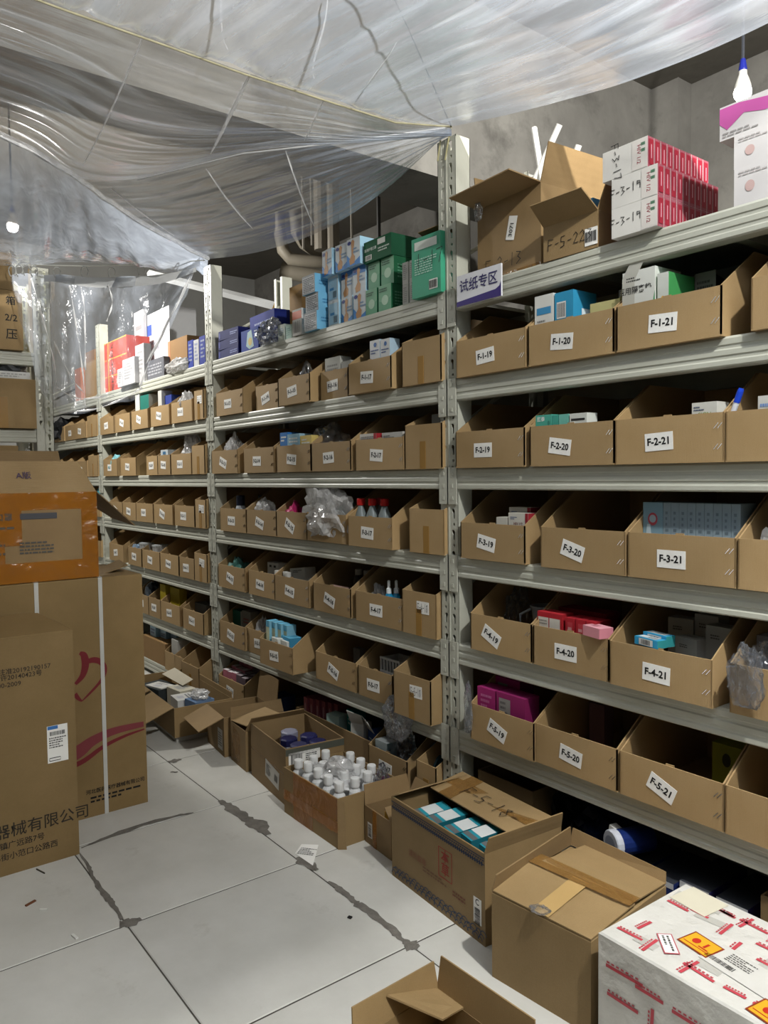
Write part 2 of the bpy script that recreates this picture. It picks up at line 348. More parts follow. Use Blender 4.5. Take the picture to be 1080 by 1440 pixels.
# ================================================================== pallet rack along the aisle
LV = [1.982, 1.668, 1.354, 1.040, .726, .412, .098]
PW, PD, PH, RD = .095, .068, 2.55, .52
def post_mesh(height=PH, w=PW, d=PD):
    m = MB(); pitch = .076; n = int(height / pitch); cw = w / 2
    def cell(x0, x1, z0, z1, inner):
        k = len(inner); cx, cz = (x0 + x1) / 2, (z0 + z1) / 2; out = []
        for px, pz in inner:
            dx, dz = px - cx, pz - cz; s = min((x1 - cx) / abs(dx) if abs(dx) > 1e-6 else 1e9, (z1 - cz) / abs(dz) if abs(dz) > 1e-6 else 1e9); out.append((cx + dx * s, cz + dz * s))
        cs = [(x0, z0), (x1, z0), (x1, z1), (x0, z1)]
        # snap the outer ring to the cell corners
        for c in cs:
            j = min(range(k), key=lambda q: (out[q][0] - c[0]) ** 2 + (out[q][1] - c[1]) ** 2); out[j] = c
        vs = [(a, 0, b) for a, b in inner] + [(a, 0, b) for a, b in out] + [(a, .004, b) for a, b in inner]
        m.add(vs, [(i, k + i, k + (i + 1) % k, (i + 1) % k) for i in range(k)] + [(i, (i + 1) % k, 2 * k + (i + 1) % k, 2 * k + i) for i in range(k)])
    for c in (0, 1):
        x0, x1 = -w + c * cw, -w + (c + 1) * cw; cx = (x0 + x1) / 2; sg = 1 if c else -1
        for i in range(n):
            z0 = i * pitch
            cell(x0, x1, z0, z0 + .028, [(cx + .0055 * math.cos(t), z0 + .014 + .0055 * math.sin(t)) for t in [math.pi / 8 + k * math.pi / 4 for k in range(8)]])
            q = [(-.004, .034), (.004, .034), (.005, .052), (.0105, .060), (.0105, .068), (.002, .070), (-.005, .064), (-.004, .050)]
            q = [(cx + (-a * sg), z0 + b) for a, b in q]
            if sg > 0: q = q[::-1]
            cell(x0, x1, z0 + .028, z0 + pitch, q)
    zt = n * pitch
    m.box(-w, 0, 0, .003, zt, zt + .006)
    m.box(-.0025, 0, 0, d, 0, zt + .006); m.box(-w, -w + .0025, 0, d, 0, zt + .006)
    m.box(-.022, 0, d - .002, d, 0, zt + .006); m.box(-w, -w + .022, d - .002, d, 0, zt + .006)
    m.box(-w / 2 - .003, -w / 2 + .003, -.003, .001, 0, zt)
    return m.mesh('post', RACK)
POST = post_mesh()
def beam_mesh(L, h=.075, name='beam'):
    pr = [(.040, 0), (.0, 0), (-.004, -.006), (-.004, -.020), (-.0015, -.023), (-.0015, -.030), (-.004, -.034), (-.004, -.046), (-.0015, -.049), (-.0015, -.056), (-.004, -.060), (-.004, -h + .004), (0, -h), (.040, -h)]
    k = len(pr); vs = [(0, a, b) for a, b in pr] + [(L, a, b) for a, b in pr]
    return MB().add(vs, [(i, (i + 1) % k, (i + 1) % k + k, i + k) for i in range(k)] + [tuple(range(k - 1, -1, -1)), tuple(range(k, 2 * k))]).mesh(name, RACK)
def plate_mesh(side):
    m = MB(); w = .045; s = 1 if side > 0 else -1
    a, b = (0, w) if s > 0 else (-w, 0)
    m.box(a, b, -.0075, -.0035, -.128, .004)
    for z in (-.018, -.062, -.106):                            # punched tabs
        c = (a + b) / 2; m.box(c - .005, c + .005, -.0095, -.0075, z - .007, z + .007)
    m.box((b if s < 0 else a) - .002, (b if s < 0 else a) + .002, -.0075, .055, -.128, .004)
    return m.mesh('connector', RACK)
PL_L, PL_R = plate_mesh(-1), plate_mesh(1)
rack = thing('shelving_rack', 'long grey-green steel shelving rack with six shelf levels lining the aisle', 'shelving', (0, 0, 0))
POSTX = [2.0, 0.0, -2.0, -4.0, -6.0]
for x in POSTX:
    link('post', POST, rack, (x, 0, 0)); link('post', POST, rack, (x - PW, RD, 0), (0, 0, math.pi))
    for z in (.3, .9, 1.5, 2.1): MB().tube([(x - .05, .05, z), (x - .05, RD - .05, z + .25)], .008, 6).build('side_brace', RACK, rack)
BL = 2.0 - PW
BEAM = beam_mesh(BL)
for bi, x in enumerate(POSTX[1:]):
    for k, z in enumerate(LV):
        b = link('beam', BEAM, rack, (x, 0, z))
        link('connector', PL_R, b, (-.0465, 0, 0)); link('connector', PL_L, b, (BL + .0465, 0, 0))
        b = link('back_beam', BEAM, rack, (x + BL, RD, z), (0, 0, math.pi))
        MB().box(x + .002, x + BL - .002, .006, RD - .006, z - .014, z - .001).build('shelf_board', RACKD, rack)
    for q in (.25, .5, .75): MB().box(x + BL * q - .015, x + BL * q + .015, .02, RD - .02, LV[0] - .045, LV[0] - .015).build('cross_tie', RACK, rack)
# added panels closing the rear of each bay so the shelf interiors stay dark
for x in POSTX[1:]:
    for k in range(7):
        z1 = LV[k] - .09; z0 = LV[k + 1] if k < 6 else .003
        if k < 6: MB().box(x + .002, x + BL - .002, RD - .006, RD - .002, z0 + .002, z1 + .07).build('light_block_panel', RACKD, rack)
# ================================================================== cardboard picking bins
_binm = {}
def bin_mesh(w, hf, hb, dep=.46, run=.16, t=.004):
    k = (round(w, 3), hf, hb)
    if k in _binm: return _binm[k]
    m = MB(); x = w / 2
    side = [(0, 0), (dep, 0), (dep, hb), (run, hb), (0, hf)]
    m.box(-x, x, 0, dep, 0, t); m.box(-x, x, 0, t, t, hf); m.box(-x, x, dep - t, dep, t, hb)
    for s in (-1, 1):
        a = s * x; b = s * (x - t); k2 = len(side)
        vs = [(a, p, q + (t if q == 0 else 0)) for p, q in side] + [(b, p, q + (t if q == 0 else 0)) for p, q in side]
        fs = [tuple(range(k2)), tuple(range(2 * k2 - 1, k2 - 1, -1))] + [(i, (i + 1) % k2, (i + 1) % k2 + k2, i + k2) for i in range(k2)]
        m.add(vs, fs)
    if hf < .15:                                               # folded-over lip leaves a small notch tongue
        m.box(-.012, .012, t, t + .003, hf - .01, hf + .004)
    me = m.mesh('bin_body', CB); _binm[k] = me; return me
_st = MB()
for dx in (-.005, .005): _st.tube([(dx - .006, -.0012, -.007), (dx + .006, -.0012, .007)], .0011, 4)
STAPLE = _st.mesh('staple', CHROME)
_lp = MB(); _lp.box(-.5, .5, -.0012, -.0002, -.5, .5); LPAPER = _lp.mesh('paper_label', PAPER)
def make_bin(code, x0, x1, lev, Y=-.022, hf=.125, hb=.232, lab=None, rz=0.0, desc='', text=None, near=True, tape=False, lx=.45, lz=.47, hand=False, zoff=0.0):
    w = x1 - x0 - .002; z = LV[lev] + zoff
    t = thing('cardboard_bin', desc, 'bin', ((x0 + x1) / 2, Y, z), rz)
    link('bin_body', bin_mesh(w, hf, hb), t)
    if near and not tape:
        for q in (.32, .74): link('staple', STAPLE, t, (w / 2 - .016, 0, hf * q))
    if tape: MB().box(-.016, .016, -.0012, 0, 0, hf * .62).build('tape', TAPE_B, t)
    if text:
        sw, sh = (.084, .048) if not hand else (.07, .046)
        sw = min(sw, w * .5)
        l = link('paper_label', LPAPER, t, (w * (lx - .5), 0, hf * lz), (0, lab or 0, 0)); l.scale = (sw, 1, sh)
        sx = sw * .82
        v, f = hand2d(text, .03) if hand else text2d(text, .027, .03)
        if True:
            mx = max(a for a, b in v); v = [(a * min(1, sx / 2 / mx), b) for a, b in v]
        v = [(a / sw, b / sh) for a, b in v]
        decal(l, 'lettering', INK, (v, f), (0, -.0012, 0), eps=.0006)
    BINS[code] = (t, x0, x1, z, Y, hf); return t
def X_at(px, lev, Y=-.022):
    return onY(px, 700, Y).x
# bay nearest the parcels: pixel spans of the fronts, level by level; label tilts in degrees
B1 = {1: [(643, 740), (743, 863), (866, 1013), (1053, 1205)], 2: [(641, 738), (745, 864), (865, 1018), (1019, 1170)], 3: [(647, 738), (760, 880), (883, 1036), (1038, 1190)],
      4: [(660, 747), (749, 857), (858, 1004), (1028, 1180)], 5: [(659, 750), (751, 869), (872, 1022), (1023, 1180)]}
TILT = {'F-1-19': -4, 'F-1-20': 5, 'F-1-21': 3, 'F-2-20': 8, 'F-2-21': -3, 'F-3-19': 10, 'F-3-20': 16, 'F-3-21': 0, 'F-4-19': 26, 'F-4-20': 0, 'F-4-21': 2, 'F-5-19': 21, 'F-5-20': 8, 'F-5-21': 22,
        'F-2-13': 18, 'F-3-14': 16, 'F-3-15': 26, 'F-3-16': -8, 'F-4-13': 14, 'F-4-15': 8, 'F-4-16': 16, 'F-5-13': 12, 'F-5-16': 20, 'F-1-14': -14, 'F-1-15': -6}
LX = {'F-1-19': .44, 'F-1-20': .42, 'F-1-21': .47, 'F-2-19': .42, 'F-2-20': .38, 'F-2-21': .43, 'F-3-19': .42, 'F-3-20': .40, 'F-3-21': .43, 'F-4-19': .36, 'F-4-20': .45, 'F-4-21': .48, 'F-5-19': .44, 'F-5-20': .46, 'F-5-21': .43}
CONT = {'F-1-20': 'holding white and blue cartons', 'F-1-21': 'holding white and green packs', 'F-2-20': 'holding teal medicine boxes', 'F-2-21': 'holding a white box and a marker', 'F-3-19': 'holding small red and white boxes',
        'F-3-21': 'holding a row of pale blue slim boxes', 'F-4-19': 'holding a grey cup', 'F-4-20': 'holding red boxes', 'F-4-21': 'holding sky blue and white boxes', 'F-5-19': 'holding magenta boxes', 'F-5-21': 'holding a yellow-green box',
        'F-3-13': 'holding spray cans', 'F-3-17': 'holding red-capped bottles', 'F-4-17': 'holding blue spray bottles', 'F-5-15': 'pulled forward, holding pale blue cartons', 'F-5-17': 'holding a white basket', 'F-3-16': 'overflowing with a clear plastic bag', 'F-2-15': 'holding blue and yellow boxes'}
for lev, sp in B1.items():
    for q, (a, b) in enumerate(sp):
        n = 19 + q; code = 'F-%d-%d' % (lev, n)
        Y = -.03 if code in ('F-4-21', 'F-5-19') else -.022
        x0, x1 = X_at(a, lev, Y), X_at(b, lev, Y)
        if n == 22: x1 = x0 + .318
        make_bin(code, x0, x1, lev, Y, text=code if n < 22 else None, lab=math.radians(TILT.get(code, 0)), lx=LX.get(code, .45),
                 desc='brown cardboard bin with paper label %s %s' % (code, CONT.get(code, 'near the aisle front')) if n < 22 else 'unlabelled end of brown cardboard bin beside bin F-%d-21' % lev)
B2 = {1: [(307, 345), (362, 394), (394, 438), (453, 492), (492, 552), (567, 622)], 2: [(299, 335), (344, 386), (390, 438), (439, 494), (501, 569), (570, 622)], 3: [(309, 345), (346, 388), (388, 431), (431, 486), (489, 551), (575, 624)],
      4: [(305, 346), (347, 384), (384, 436), (438, 491), (498, 565), (564, 612)], 5: [(305, 340), (340, 376), (361, 413), (440, 500), (500, 549), (550, 603)]}
for lev, sp in B2.items():
    for q, (a, b) in enumerate(sp):
        n = 13 + q; code = 'F-%d-%d' % (lev, n); last = n == 18
        Y = {'F-5-15': -.075, 'F-5-18': -.055, 'F-1-17': -.03, 'F-3-17': -.03, 'F-1-15': -.03, 'F-4-18': -.022, 'F-5-14': -.004, 'F-1-14': .02, 'F-1-16': .01}.get(code, -.018)
        x0, x1 = X_at(a, lev, Y), X_at(b, lev, Y)
        if q and lev == 5: x0 = max(x0, BINS['F-5-%d' % (n - 1)][2] + .002)
        if code == 'F-5-14': x1 = X_at(361, 5, -.075) - .003
        if code == 'F-5-15': x0 = X_at(361, 5, -.075); x1 = X_at(413, 5, -.075)
        if not last and x1 - x0 > .318: x1 = x0 + .318
        txt = code if (not last or lev > 3) else None
        make_bin(code, x0, x1, lev, Y, hf=.165 if last else .125, hb=.235, text=txt, lab=math.radians(TILT.get(code, random.uniform(-4, 6))), tape=last, hand=last, lx=.62 if last else .45, lz=.66 if last else .47,
                 desc=('brown cardboard bin with paper label %s %s' % (code, CONT.get(code, 'on the middle bay'))) if not last else ('tall narrow brown bin with handwritten label %s beside the steel post' % code if lev > 3 else 'tall narrow taped brown bin without label beside bin F-%d-17' % lev))
B3 = {1: [(143, 163), (164, 187), (187, 210), (214, 240), (243, 272), (275, 293)], 2: [(146, 169), (170, 197), (206, 222), (212, 240), (241, 269), (270, 293)], 3: [(153, 171), (171, 190), (190, 214), (215, 243), (244, 272), (273, 296)],
      4: [(151, 177), (177, 196), (197, 222), (222, 248), (249, 270), (270, 298)], 5: [(186, 204), (204, 221), (221, 250), (252, 281), (282, 300)]}
for lev, sp in B3.items():
    prev = -9
    for q, (a, b) in enumerate(sp):
        n = (7 if lev < 5 else 8) + q; code = 'F-%d-%d' % (lev, n); last = n == 12
        x0, x1 = X_at(a, lev), X_at(b, lev); x0 = max(x0, prev, -3.995); x1 = min(x1, x0 + .318, -2.0 - PW - .004); prev = x1 + .001
        if x1 - x0 < .1: continue
        make_bin(code, x0, x1, lev, -.018, hf=.165 if last else .125, hb=.235, text=code if not (last and lev in (2, 5)) else None, lab=random.uniform(-.1, .3), near=False, tape=last, hand=last, lx=.6 if last else .45, lz=.68 if last else .5,
                 desc='far brown cardboard bin with paper label %s on the third bay' % code if not (last and lev in (2, 5)) else 'narrow taped brown bin on far bay beside bin F-%d-11' % lev)
for lev in (1, 2):
    x = -5.95
    for q in range(6):
        w = .318 if q < 5 else .25; code = 'F-%d-%d' % (lev, q + 1)
        if x > -5.4 or lev == 1:
            make_bin(code, x, x + w - .01, lev, -.018 + .01 * (q % 2), hf=.125 if q < 5 else .165, hb=.235, text=code if q < 5 else None, lab=random.uniform(-.1, .25), near=False, tape=q == 5,
                     desc='distant brown cardboard bin with paper label %s beyond the grey end post' % code if q < 5 else 'distant narrow taped brown bin beside bin F-%d-5' % lev)
        x += w + .002
for lev in (3, 4):
    for q in (4, 5):
        code = 'F-%d-%d' % (lev, q + 1)
        make_bin(code, -5.95 + q * .32, -5.95 + q * .32 + .30, lev, -.018, near=False, text=code, lab=.1, desc='distant brown cardboard bin with paper label %s beyond the grey end post' % code)
# ================================================================== things in the bins
def zb(lev): return LV[lev] + .0042
def bag(name, label, cat, c, size, seed, mat, parent=None, rough=.34, group=None, sub=3):
    import bmesh
    sub = 4 if mat in (BAG, BAGW) else sub
    rgb = random.Random(seed); bm = bmesh.new(); bmesh.ops.create_icosphere(bm, subdivisions=sub, radius=1)
    for v in bm.verts:
        p = v.co.copy(); s = Vector((seed * 3.1, seed * 1.7, seed))
        n = noise.noise(p * 1.6 + s) * rough + (.5 - abs(noise.noise(p * 3.4 + s)) * 1.6) * rough * .8 + rgb.uniform(-1, 1) * rough * .16
        v.co = p * (1 + n - rough * .3)
        if v.co.z < -.75: v.co.z = -.75
    me = bpy.data.meshes.new(name)
    zmin = min(v.co.z for v in bm.verts)
    for v in bm.verts: v.co = Vector((v.co.x * size[0], v.co.y * size[1], (v.co.z - zmin) * size[2] / (1 - zmin)))
    bm.to_mesh(me); bm.free(); me.materials.append(mat)
    lo, hi = in_bin(c[0] - size[0], c[0] + size[0], c[2])
    if 'over' not in (label or '') and 'spill' not in (label or ''): c = ((lo + hi) / 2, c[1], c[2]); kx = (hi - lo) / 2 / max(abs(v.co.x) for v in me.vertices)
    else: kx = 1
    if kx < 1:
        for v in me.vertices: v.co.x *= kx
    o = link(name, me, parent, c)
    if label: tag(o, label, cat, group)
    return o
def lathe_thing(name, label, cat, loc, parts, group=None, n=14, rz=0.0):
    t = thing(name, label, cat, loc, rz, group)
    for pn, prof, mat in parts: MB().lathe(prof, n).build(pn, mat, t, smooth=False)
    return t
# --- level F-1, near bay
z1 = zb(1)
pxbox('medicine_box', 'white narrow carton with a blue header strip in bin F-1-20', 'box', 752, 778, 418, z1, 0, .07, '#dcdcd6', [('f', 'rect', .12, .72, .88, .82, '#3f8fbf'), ('f', 'lines', .15, .3, .85, .65, '#8b8b88', 7), ('r', 'lines', .2, .3, .8, .7, '#9a9a98', 5)])
pxbox('medicine_box', 'bright blue carton with a white barcode patch in bin F-1-20', 'box', 780, 806, 413, z1, 0, .11, '#2f93bd', [('f', 'rect', .12, .62, .62, .86, '#e8e8e4'), ('f', 'bars', .16, .64, .58, .84, '#222222', 12), ('f', 'lines', .1, .3, .9, .42, '#bcdcea', 2), ('r', 'rect', .35, .6, .9, .75, '#d8e6ea'), ('r', 'oval', .3, .45, .6, .6, '#7cc3dc')])
yc = thing('open_carton', 'pale yellow open carton with a raised flap in bin F-1-20', 'box', (onY(845, 430, .0).x, .06, z1), .05)
MB().box(-.05, .05, -.045, .045, 0, .155).build('body', pm('#c3bd84', .6), yc)
MB().slab([(.05, -.045, .155), (.05, .045, .155), (.078, .045, .26), (.078, -.045, .235)], .002).build('flap', pm('#b9b37b', .6), yc)
deco(yc, .1, .09, .155, [('f', 'lines', .45, .6, .9, .85, '#8a875a', 3)])
wc = tag(MB().slab([(0, 0, 0), (.04, 0, 0), (.04, 0, .19), (.075, .0, .25), (.045, 0, .27), (0, 0, .2)], .002).build('card_sheet', pm('#b9b8ae', .7)), 'bent grey card sheet standing between yellow carton and white packs', 'card')
wc.location = (onY(876, 440, -.005).x - .006, .0, z1)
G1 = 'white and green packs in bin F-1-21'
for q, (a, b, cs) in enumerate([(872, 922, ['#d9dbd4', '#d9dbd4', '#cfd2cb']), (925, 941, ['#cfd3cb', '#3f9450', '#5aa868'])]):
    o = pxbox('dressing_pack', ['white carton with a green swoosh in bin F-1-21', 'white and green soft pack behind the white carton in bin F-1-21'][q], 'box', a, b, 386 - q * 1, z1, .0, .12, cs,
              [('f', 'lines', .1, .86, .55, .93, '#4a4a46', 1), ('f', 'poly', .45, .1, 1.0, .7, '#3f9d62', [(.1, 0), (1, 0), (1, 1), (.8, .5), (.5, .2)]), ('f', 'text', .06, .70, .72, .80, '#3b3b38', '医用隔离垫')] if q == 0 else
              [('f', 'oval', .3, .55, .7, .68, '#d6a23c'), ('f', 'lines', .35, .1, .65, .5, '#777777', 8), ('r', 'oval', .25, -.0, .8, .5, '#d7dad2')], rz=-.02)
bag('sealed_pouch', 'dark round pouch with a grey paper slip at the back of bin F-1-21', 'pouch', (onY(1000, 400, .2).x, .22, z1), (.11, .09, .22), 5, pm('#15171d', .3))
pbox('paper_slip', 'grey printed paper slip in front of dark pouch in bin F-1-21', 'paper', (onY(992, 400, .12).x, .12, z1), (.06, .002, .2), '#8d8b86', [('f', 'lines', .1, .3, .9, .9, '#5b5955', 9)])
# --- level F-2
z2 = zb(2)
for q, (a, b, c) in enumerate([(748, 776, '#4aa592'), (777, 785, '#3f9a8a'), (786, 799, '#6cb3a4'), (801, 825, '#c9ccc5')]):
    pxbox('medicine_box', ['teal and white box with a leaf print in bin F-2-20', 'plain teal slim box in bin F-2-20', 'pale teal slim box in bin F-2-20', 'white box with a dark stripe in bin F-2-20'][q], 'box', a, b, 585 - q, z2, .0, .05, c,
          [('f', 'poly', 0, .0, 1, .85, '#dcdfd9', [(0, 0), (.9, 0), (1, .55), (.8, .9), (.5, .75), (0, .4)]), ('f', 'text', .08, .86, .6, .96, '#eef2ee', '肛泰'), ('f', 'oval', .75, .78, .88, .88, '#2f7f70')] if q == 0 else ([('f', 'rect', .1, .86, .9, .9, '#2a2a2a')] if q == 3 else []))
pxbox('medicine_box', 'white box with grey-green lettering in bin F-2-21', 'box', 973, 1008, 567, z2, .0, .06, '#cfcfc6', [('f', 'lines', .08, .85, .5, .94, '#4d5a74', 1), ('f', 'text', .3, .73, .75, .84, '#8a9a5a', 'SIGN'), ('r', 'lines', .2, .3, .8, .8, '#aaaaaa', 4)])
mk = thing('marker_pen', 'white marker pen with a bright blue cap leaning in bin F-2-21', 'pen', (onY(1008, 590, 0).x, 0.0, z2 + .002))
mm = Matrix.Rotation(math.radians(20), 4, 'Y')
MB().lathe([(.006, 0), (.007, .02), (.007, .152)], 10, mat=mm).build('barrel', pm('#dfe3ea', .3), mk); MB().lathe([(.0078, .15), (.0078, .178), (.006, .186)], 10, mat=mm).build('cap', pm('#1f46c8', .3), mk)
pxbox('medicine_box', 'white box at the back of the unlabelled bin next to bin F-2-21', 'box', 1066, 1100, 557, z2, .0, .06, '#cfcfc8', [('f', 'lines', .1, .6, .9, .9, '#7a9ad0', 3)])
# --- level F-3
z3 = zb(3)
pxbox('test_kit_box', 'small plain white box behind the front of bin F-3-19', 'box', 698, 713, 727, z3, .0, .05, '#c9c7bd')
for q, (a, b, y, Y) in enumerate([(715, 743, 721, .0), (716, 746, 713, .06)]):
    pxbox('test_kit_box', ['white box with dark red end and HIV lettering in bin F-3-19', 'rear white and red test box in bin F-3-19'][q], 'box', a, b, y, z3, Y, .05, ['#cbc8be', '#8e1f2b', '#c9c6bb'], [('f', 'lines', .1, .86, .45, .93, '#4c5f86', 1), ('f', 'text', .2, .74, .8, .82, '#80504e', 'HIV 1/2'), ('f', 'rect', .86, 0, 1, 1, '#8e1f2b')])
a = onY(897, 706, .04); a.x = max(a.x, BINS['F-3-21'][1] + .012)
for q in range(10):
    w = .062 if q == 0 else .0235
    x = a.x - .005 + (w / 2 if q == 0 else .063 + (q - .5) * .0245)
    pbox('slim_test_box', 'pale blue slim box with a red circle in bin F-3-21' if q == 0 else 'pale blue slim box in the row behind front box in bin F-3-21', 'box', (x, .08, z3), (w, .08, a.z - z3), '#7f9fae' if q == 0 else '#8d9fa8',
         [('f', 'oval', .25, .68, .75, .86, '#b8505a'), ('f', 'oval', .33, .72, .67, .83, '#a9bcc6'), ('f', 'poly', .1, .4, .5, .7, '#b9cdd6', [(0, 0), (1, 0), (.7, 1), (.3, 1)])] if q == 0 else [('f', 'lines', .3, .2, .7, .9, '#6a7a84', 9)], group=None if q == 0 else 'slim boxes in bin F-3-21')
bag('plastic_bag', 'crumpled milky bag in the unlabelled bin next to bin F-3-21', 'bag', (onY(1085, 750, .05).x, .07, z3), (.09, .06, .165), 11, BAGW)
# --- level F-4
z4 = zb(4)
cup = thing('measuring_cup', 'grey plastic cup with a rolled rim in bin F-4-19', 'cup', (onY(765, 850, .1).x, .1, z4))
MB().lathe([(.03, 0), (.034, .10), (.042, .155), (.046, .156), (.046, .162), (.040, .162), (.030, .11)], 18).build('cup_body', pm('#7f8386', .35), cup)
MB().tube([(-.03, -.03, .15), (-.06, -.05, .13), (-.06, -.05, .07), (-.028, -.03, .06)], .005, 6).build('handle', pm('#8c9093', .35), cup)
bag('plastic_bag', 'dull clear bag at the back of bin F-4-19', 'bag', (onY(715, 850, .16).x, .17, z4), (.08, .07, .2), 12, BAG)
G4 = [(755, 772, 859, '#b3222b'), (775, 789, 859, '#b3222b'), (792, 804, 862, '#a81d27'), (806, 818, 863, '#a81d27')]
a = onY(755, 859, .0)
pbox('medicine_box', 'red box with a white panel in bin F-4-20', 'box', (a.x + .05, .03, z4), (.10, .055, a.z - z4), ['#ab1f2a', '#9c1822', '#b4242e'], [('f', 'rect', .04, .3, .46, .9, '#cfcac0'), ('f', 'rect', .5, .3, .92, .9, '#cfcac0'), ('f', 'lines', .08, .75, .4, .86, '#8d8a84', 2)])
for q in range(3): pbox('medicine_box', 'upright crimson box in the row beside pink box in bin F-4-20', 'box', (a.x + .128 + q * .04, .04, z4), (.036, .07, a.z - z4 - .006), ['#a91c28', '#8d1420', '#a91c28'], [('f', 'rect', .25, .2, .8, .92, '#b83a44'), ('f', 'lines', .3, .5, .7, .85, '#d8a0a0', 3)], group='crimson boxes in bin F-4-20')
pbox('medicine_box', 'dark red flat box at the back of bin F-4-20', 'box', (a.x + .10, .13, z4), (.19, .07, a.z - z4 + .004), '#7d1019')
pbox('medicine_box', 'small pink box tilted over the edge of bin F-4-20', 'box', (a.x + .245, -.012, LV[4] + .126), (.075, .05, .03), ['#d9919c', '#c97f8c', '#dfa0aa'], [('t', 'lines', .15, .3, .85, .7, '#b86c78', 2)], rz=-.25)
x = onY(910, 905, -.02).x
for q in range(2):
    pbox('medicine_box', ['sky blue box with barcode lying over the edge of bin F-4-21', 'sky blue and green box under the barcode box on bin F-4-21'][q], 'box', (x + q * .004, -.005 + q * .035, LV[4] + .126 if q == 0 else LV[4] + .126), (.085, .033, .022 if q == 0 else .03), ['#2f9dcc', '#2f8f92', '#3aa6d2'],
         [('f', 'rect', .2, .1, .8, .9, '#dcdedb'), ('f', 'bars', .3, .2, .7, .8, '#333333', 10), ('t', 'rect', .1, .15, .85, .85, '#cfd6d6'), ('t', 'bars', .45, .3, .8, .7, '#444444', 8)], rz=-.2)
GW = 'loose white boxes in bin F-4-21'
for q, (a, b, y, Y, h0, rz) in enumerate([(945, 980, 868, .18, .17, .12), (983, 1019, 864, .19, .17, -.08), (1000, 1036, 880, .11, .15, -.1), (958, 990, 896, .09, .12, -.2)]):
    p = onY((a + b) / 2, y, Y); pbox('medicine_box', 'loose white box with grey lettering piled at the back of bin F-4-21', 'box', (p.x, Y, z4), (.075, .05, p.z - z4), '#a4a39d', [('f', 'lines', .2, .8, .8, .88, '#55534f', 1), ('t', 'lines', .2, .4, .8, .6, '#55534f', 1)], rz=rz, group=GW)
bag('plastic_bag', 'clear plastic bag hanging over the edge of the bin next to bin F-4-21', 'bag', (onY(1045, 940, -.04).x + .01, -.045, LV[4] + .03), (.045, .016, .15), 13, BAG)
bag('plastic_bag', 'glossy clear bag inside the bin next to bin F-4-21', 'bag', (onY(1066, 930, .05).x, .06, z4), (.06, .05, .17), 14, BAG)
pxbox('medicine_box', 'pale grey box inside the bin next to bin F-4-21', 'box', 1064, 1100, 893, z4, .1, .07, '#a9a8ad')
# --- level F-5
z5 = zb(5)
for q, (a, b, y, Y, c) in enumerate([(663, 696, 962, .0, '#a0256b'), (698, 738, 972, .0, '#8d1f5e'), (690, 731, 948, .09, '#a42a72')]):
    pxbox('medicine_box', ['magenta box by the steel post in bin F-5-19', 'magenta box with a grey label in bin F-5-19', 'rear magenta box with white panel in bin F-5-19'][q], 'box', a, b, y, z5, Y, .07, [c, '#7a184f', c], [('f', 'rect', .1, .3, .5, .9, '#8d8a86'), ('f', 'lines', .14, .4, .46, .86, '#5e5b58', 5)] if q else [('f', 'lines', .2, .6, .8, .9, '#c46a9c', 3)])
MB_ = bag('film_wrap', 'crinkled clear film where bin F-5-19 meets the post', 'film', (onY(660, 990, -.04).x, -.045, z5 + .02), (.018, .014, .18), 15, BAG)
pbox('medicine_box', 'yellow-green box with a dark symbol at the back of bin F-5-21', 'box', (onY(1022, 1050, .16).x, .2, z5), (.085, .08, .155), ['#8a8f2a', '#7b802a', '#8a8f2a'], [('f', 'oval', .35, .6, .65, .85, '#2f3116')])
pbox('medicine_box', 'dull pink box deep inside bin F-5-20', 'box', (onY(835, 1020, .2).x, .24, z5), (.06, .05, .15), '#7c5f66')
# --- middle bay
def zz(l): return zb(l)
bag('zip_bag', 'clear zip bag with yellow tag sticking out of bin F-1-15', 'bag', (onY(428, 515, .05).x, .06, zz(1)), (.06, .03, .2), 21, BAG)
pxbox('medicine_box', 'grey-white box with an open lid in bin F-1-16', 'box', 457, 478, 505, zz(1), .03, .06, '#b9b9b2', [('f', 'lines', .15, .5, .85, .85, '#8f8e89', 4)])
pxbox('medicine_box', 'small grey carton beside the open box in bin F-1-16', 'box', 480, 496, 509, zz(1), .03, .06, '#aeaea8', [('f', 'lines', .2, .5, .8, .8, '#8a8985', 3)])
for q, (a, b) in enumerate([(520, 534), (535, 548)]):
    pxbox('medicine_box', ['white box with dark blue lettering in bin F-1-17', 'white box with a blue fish emblem in bin F-1-17'][q], 'box', a, b, 480 - q * 2, zz(1), .0, .05, ['#d3d6d8', '#aac4d6', '#9fc3dc'], [('f', 'lines', .1, .72, .9, .82, '#2f4f8a', 1), ('f', 'lines', .1, .3, .9, .6, '#7d9cc0', 4), ('f', 'oval', .4, .86, .7, .95, '#2f5fa0')])
bag('plastic_bag', 'grey-white folded bags standing in bin F-2-13', 'bag', (onY(322, 625, .02).x, .05, zz(2)), (.10, .05, .2), 22, BAGW, rough=.6)
for q, (a, b, c) in enumerate([(392, 404, '#2f6fb0'), (404, 421, '#8fb4c8'), (422, 438, '#c9b469')]):
    pxbox('medicine_box', ['blue box in bin F-2-15', 'pale blue shrink-wrapped box in bin F-2-15', 'yellow box in bin F-2-15'][q], 'box', a, b, 609 + q * 2, zz(2), .0, .07, c, [('f', 'lines', .15, .75, .85, .92, '#e4e6e2', 2)])
bag('film_wrap', 'crinkled clear film spilling over bins F-2-15 and F-2-16', 'film', (onY(455, 612, .06).x, .09, zz(2)), (.17, .07, .2), 23, BAG)
pxbox('carton', 'dark brown carton deep inside bin F-2-16', 'box', 455, 482, 598, zz(2), .2, .12, '#6f5a3c')
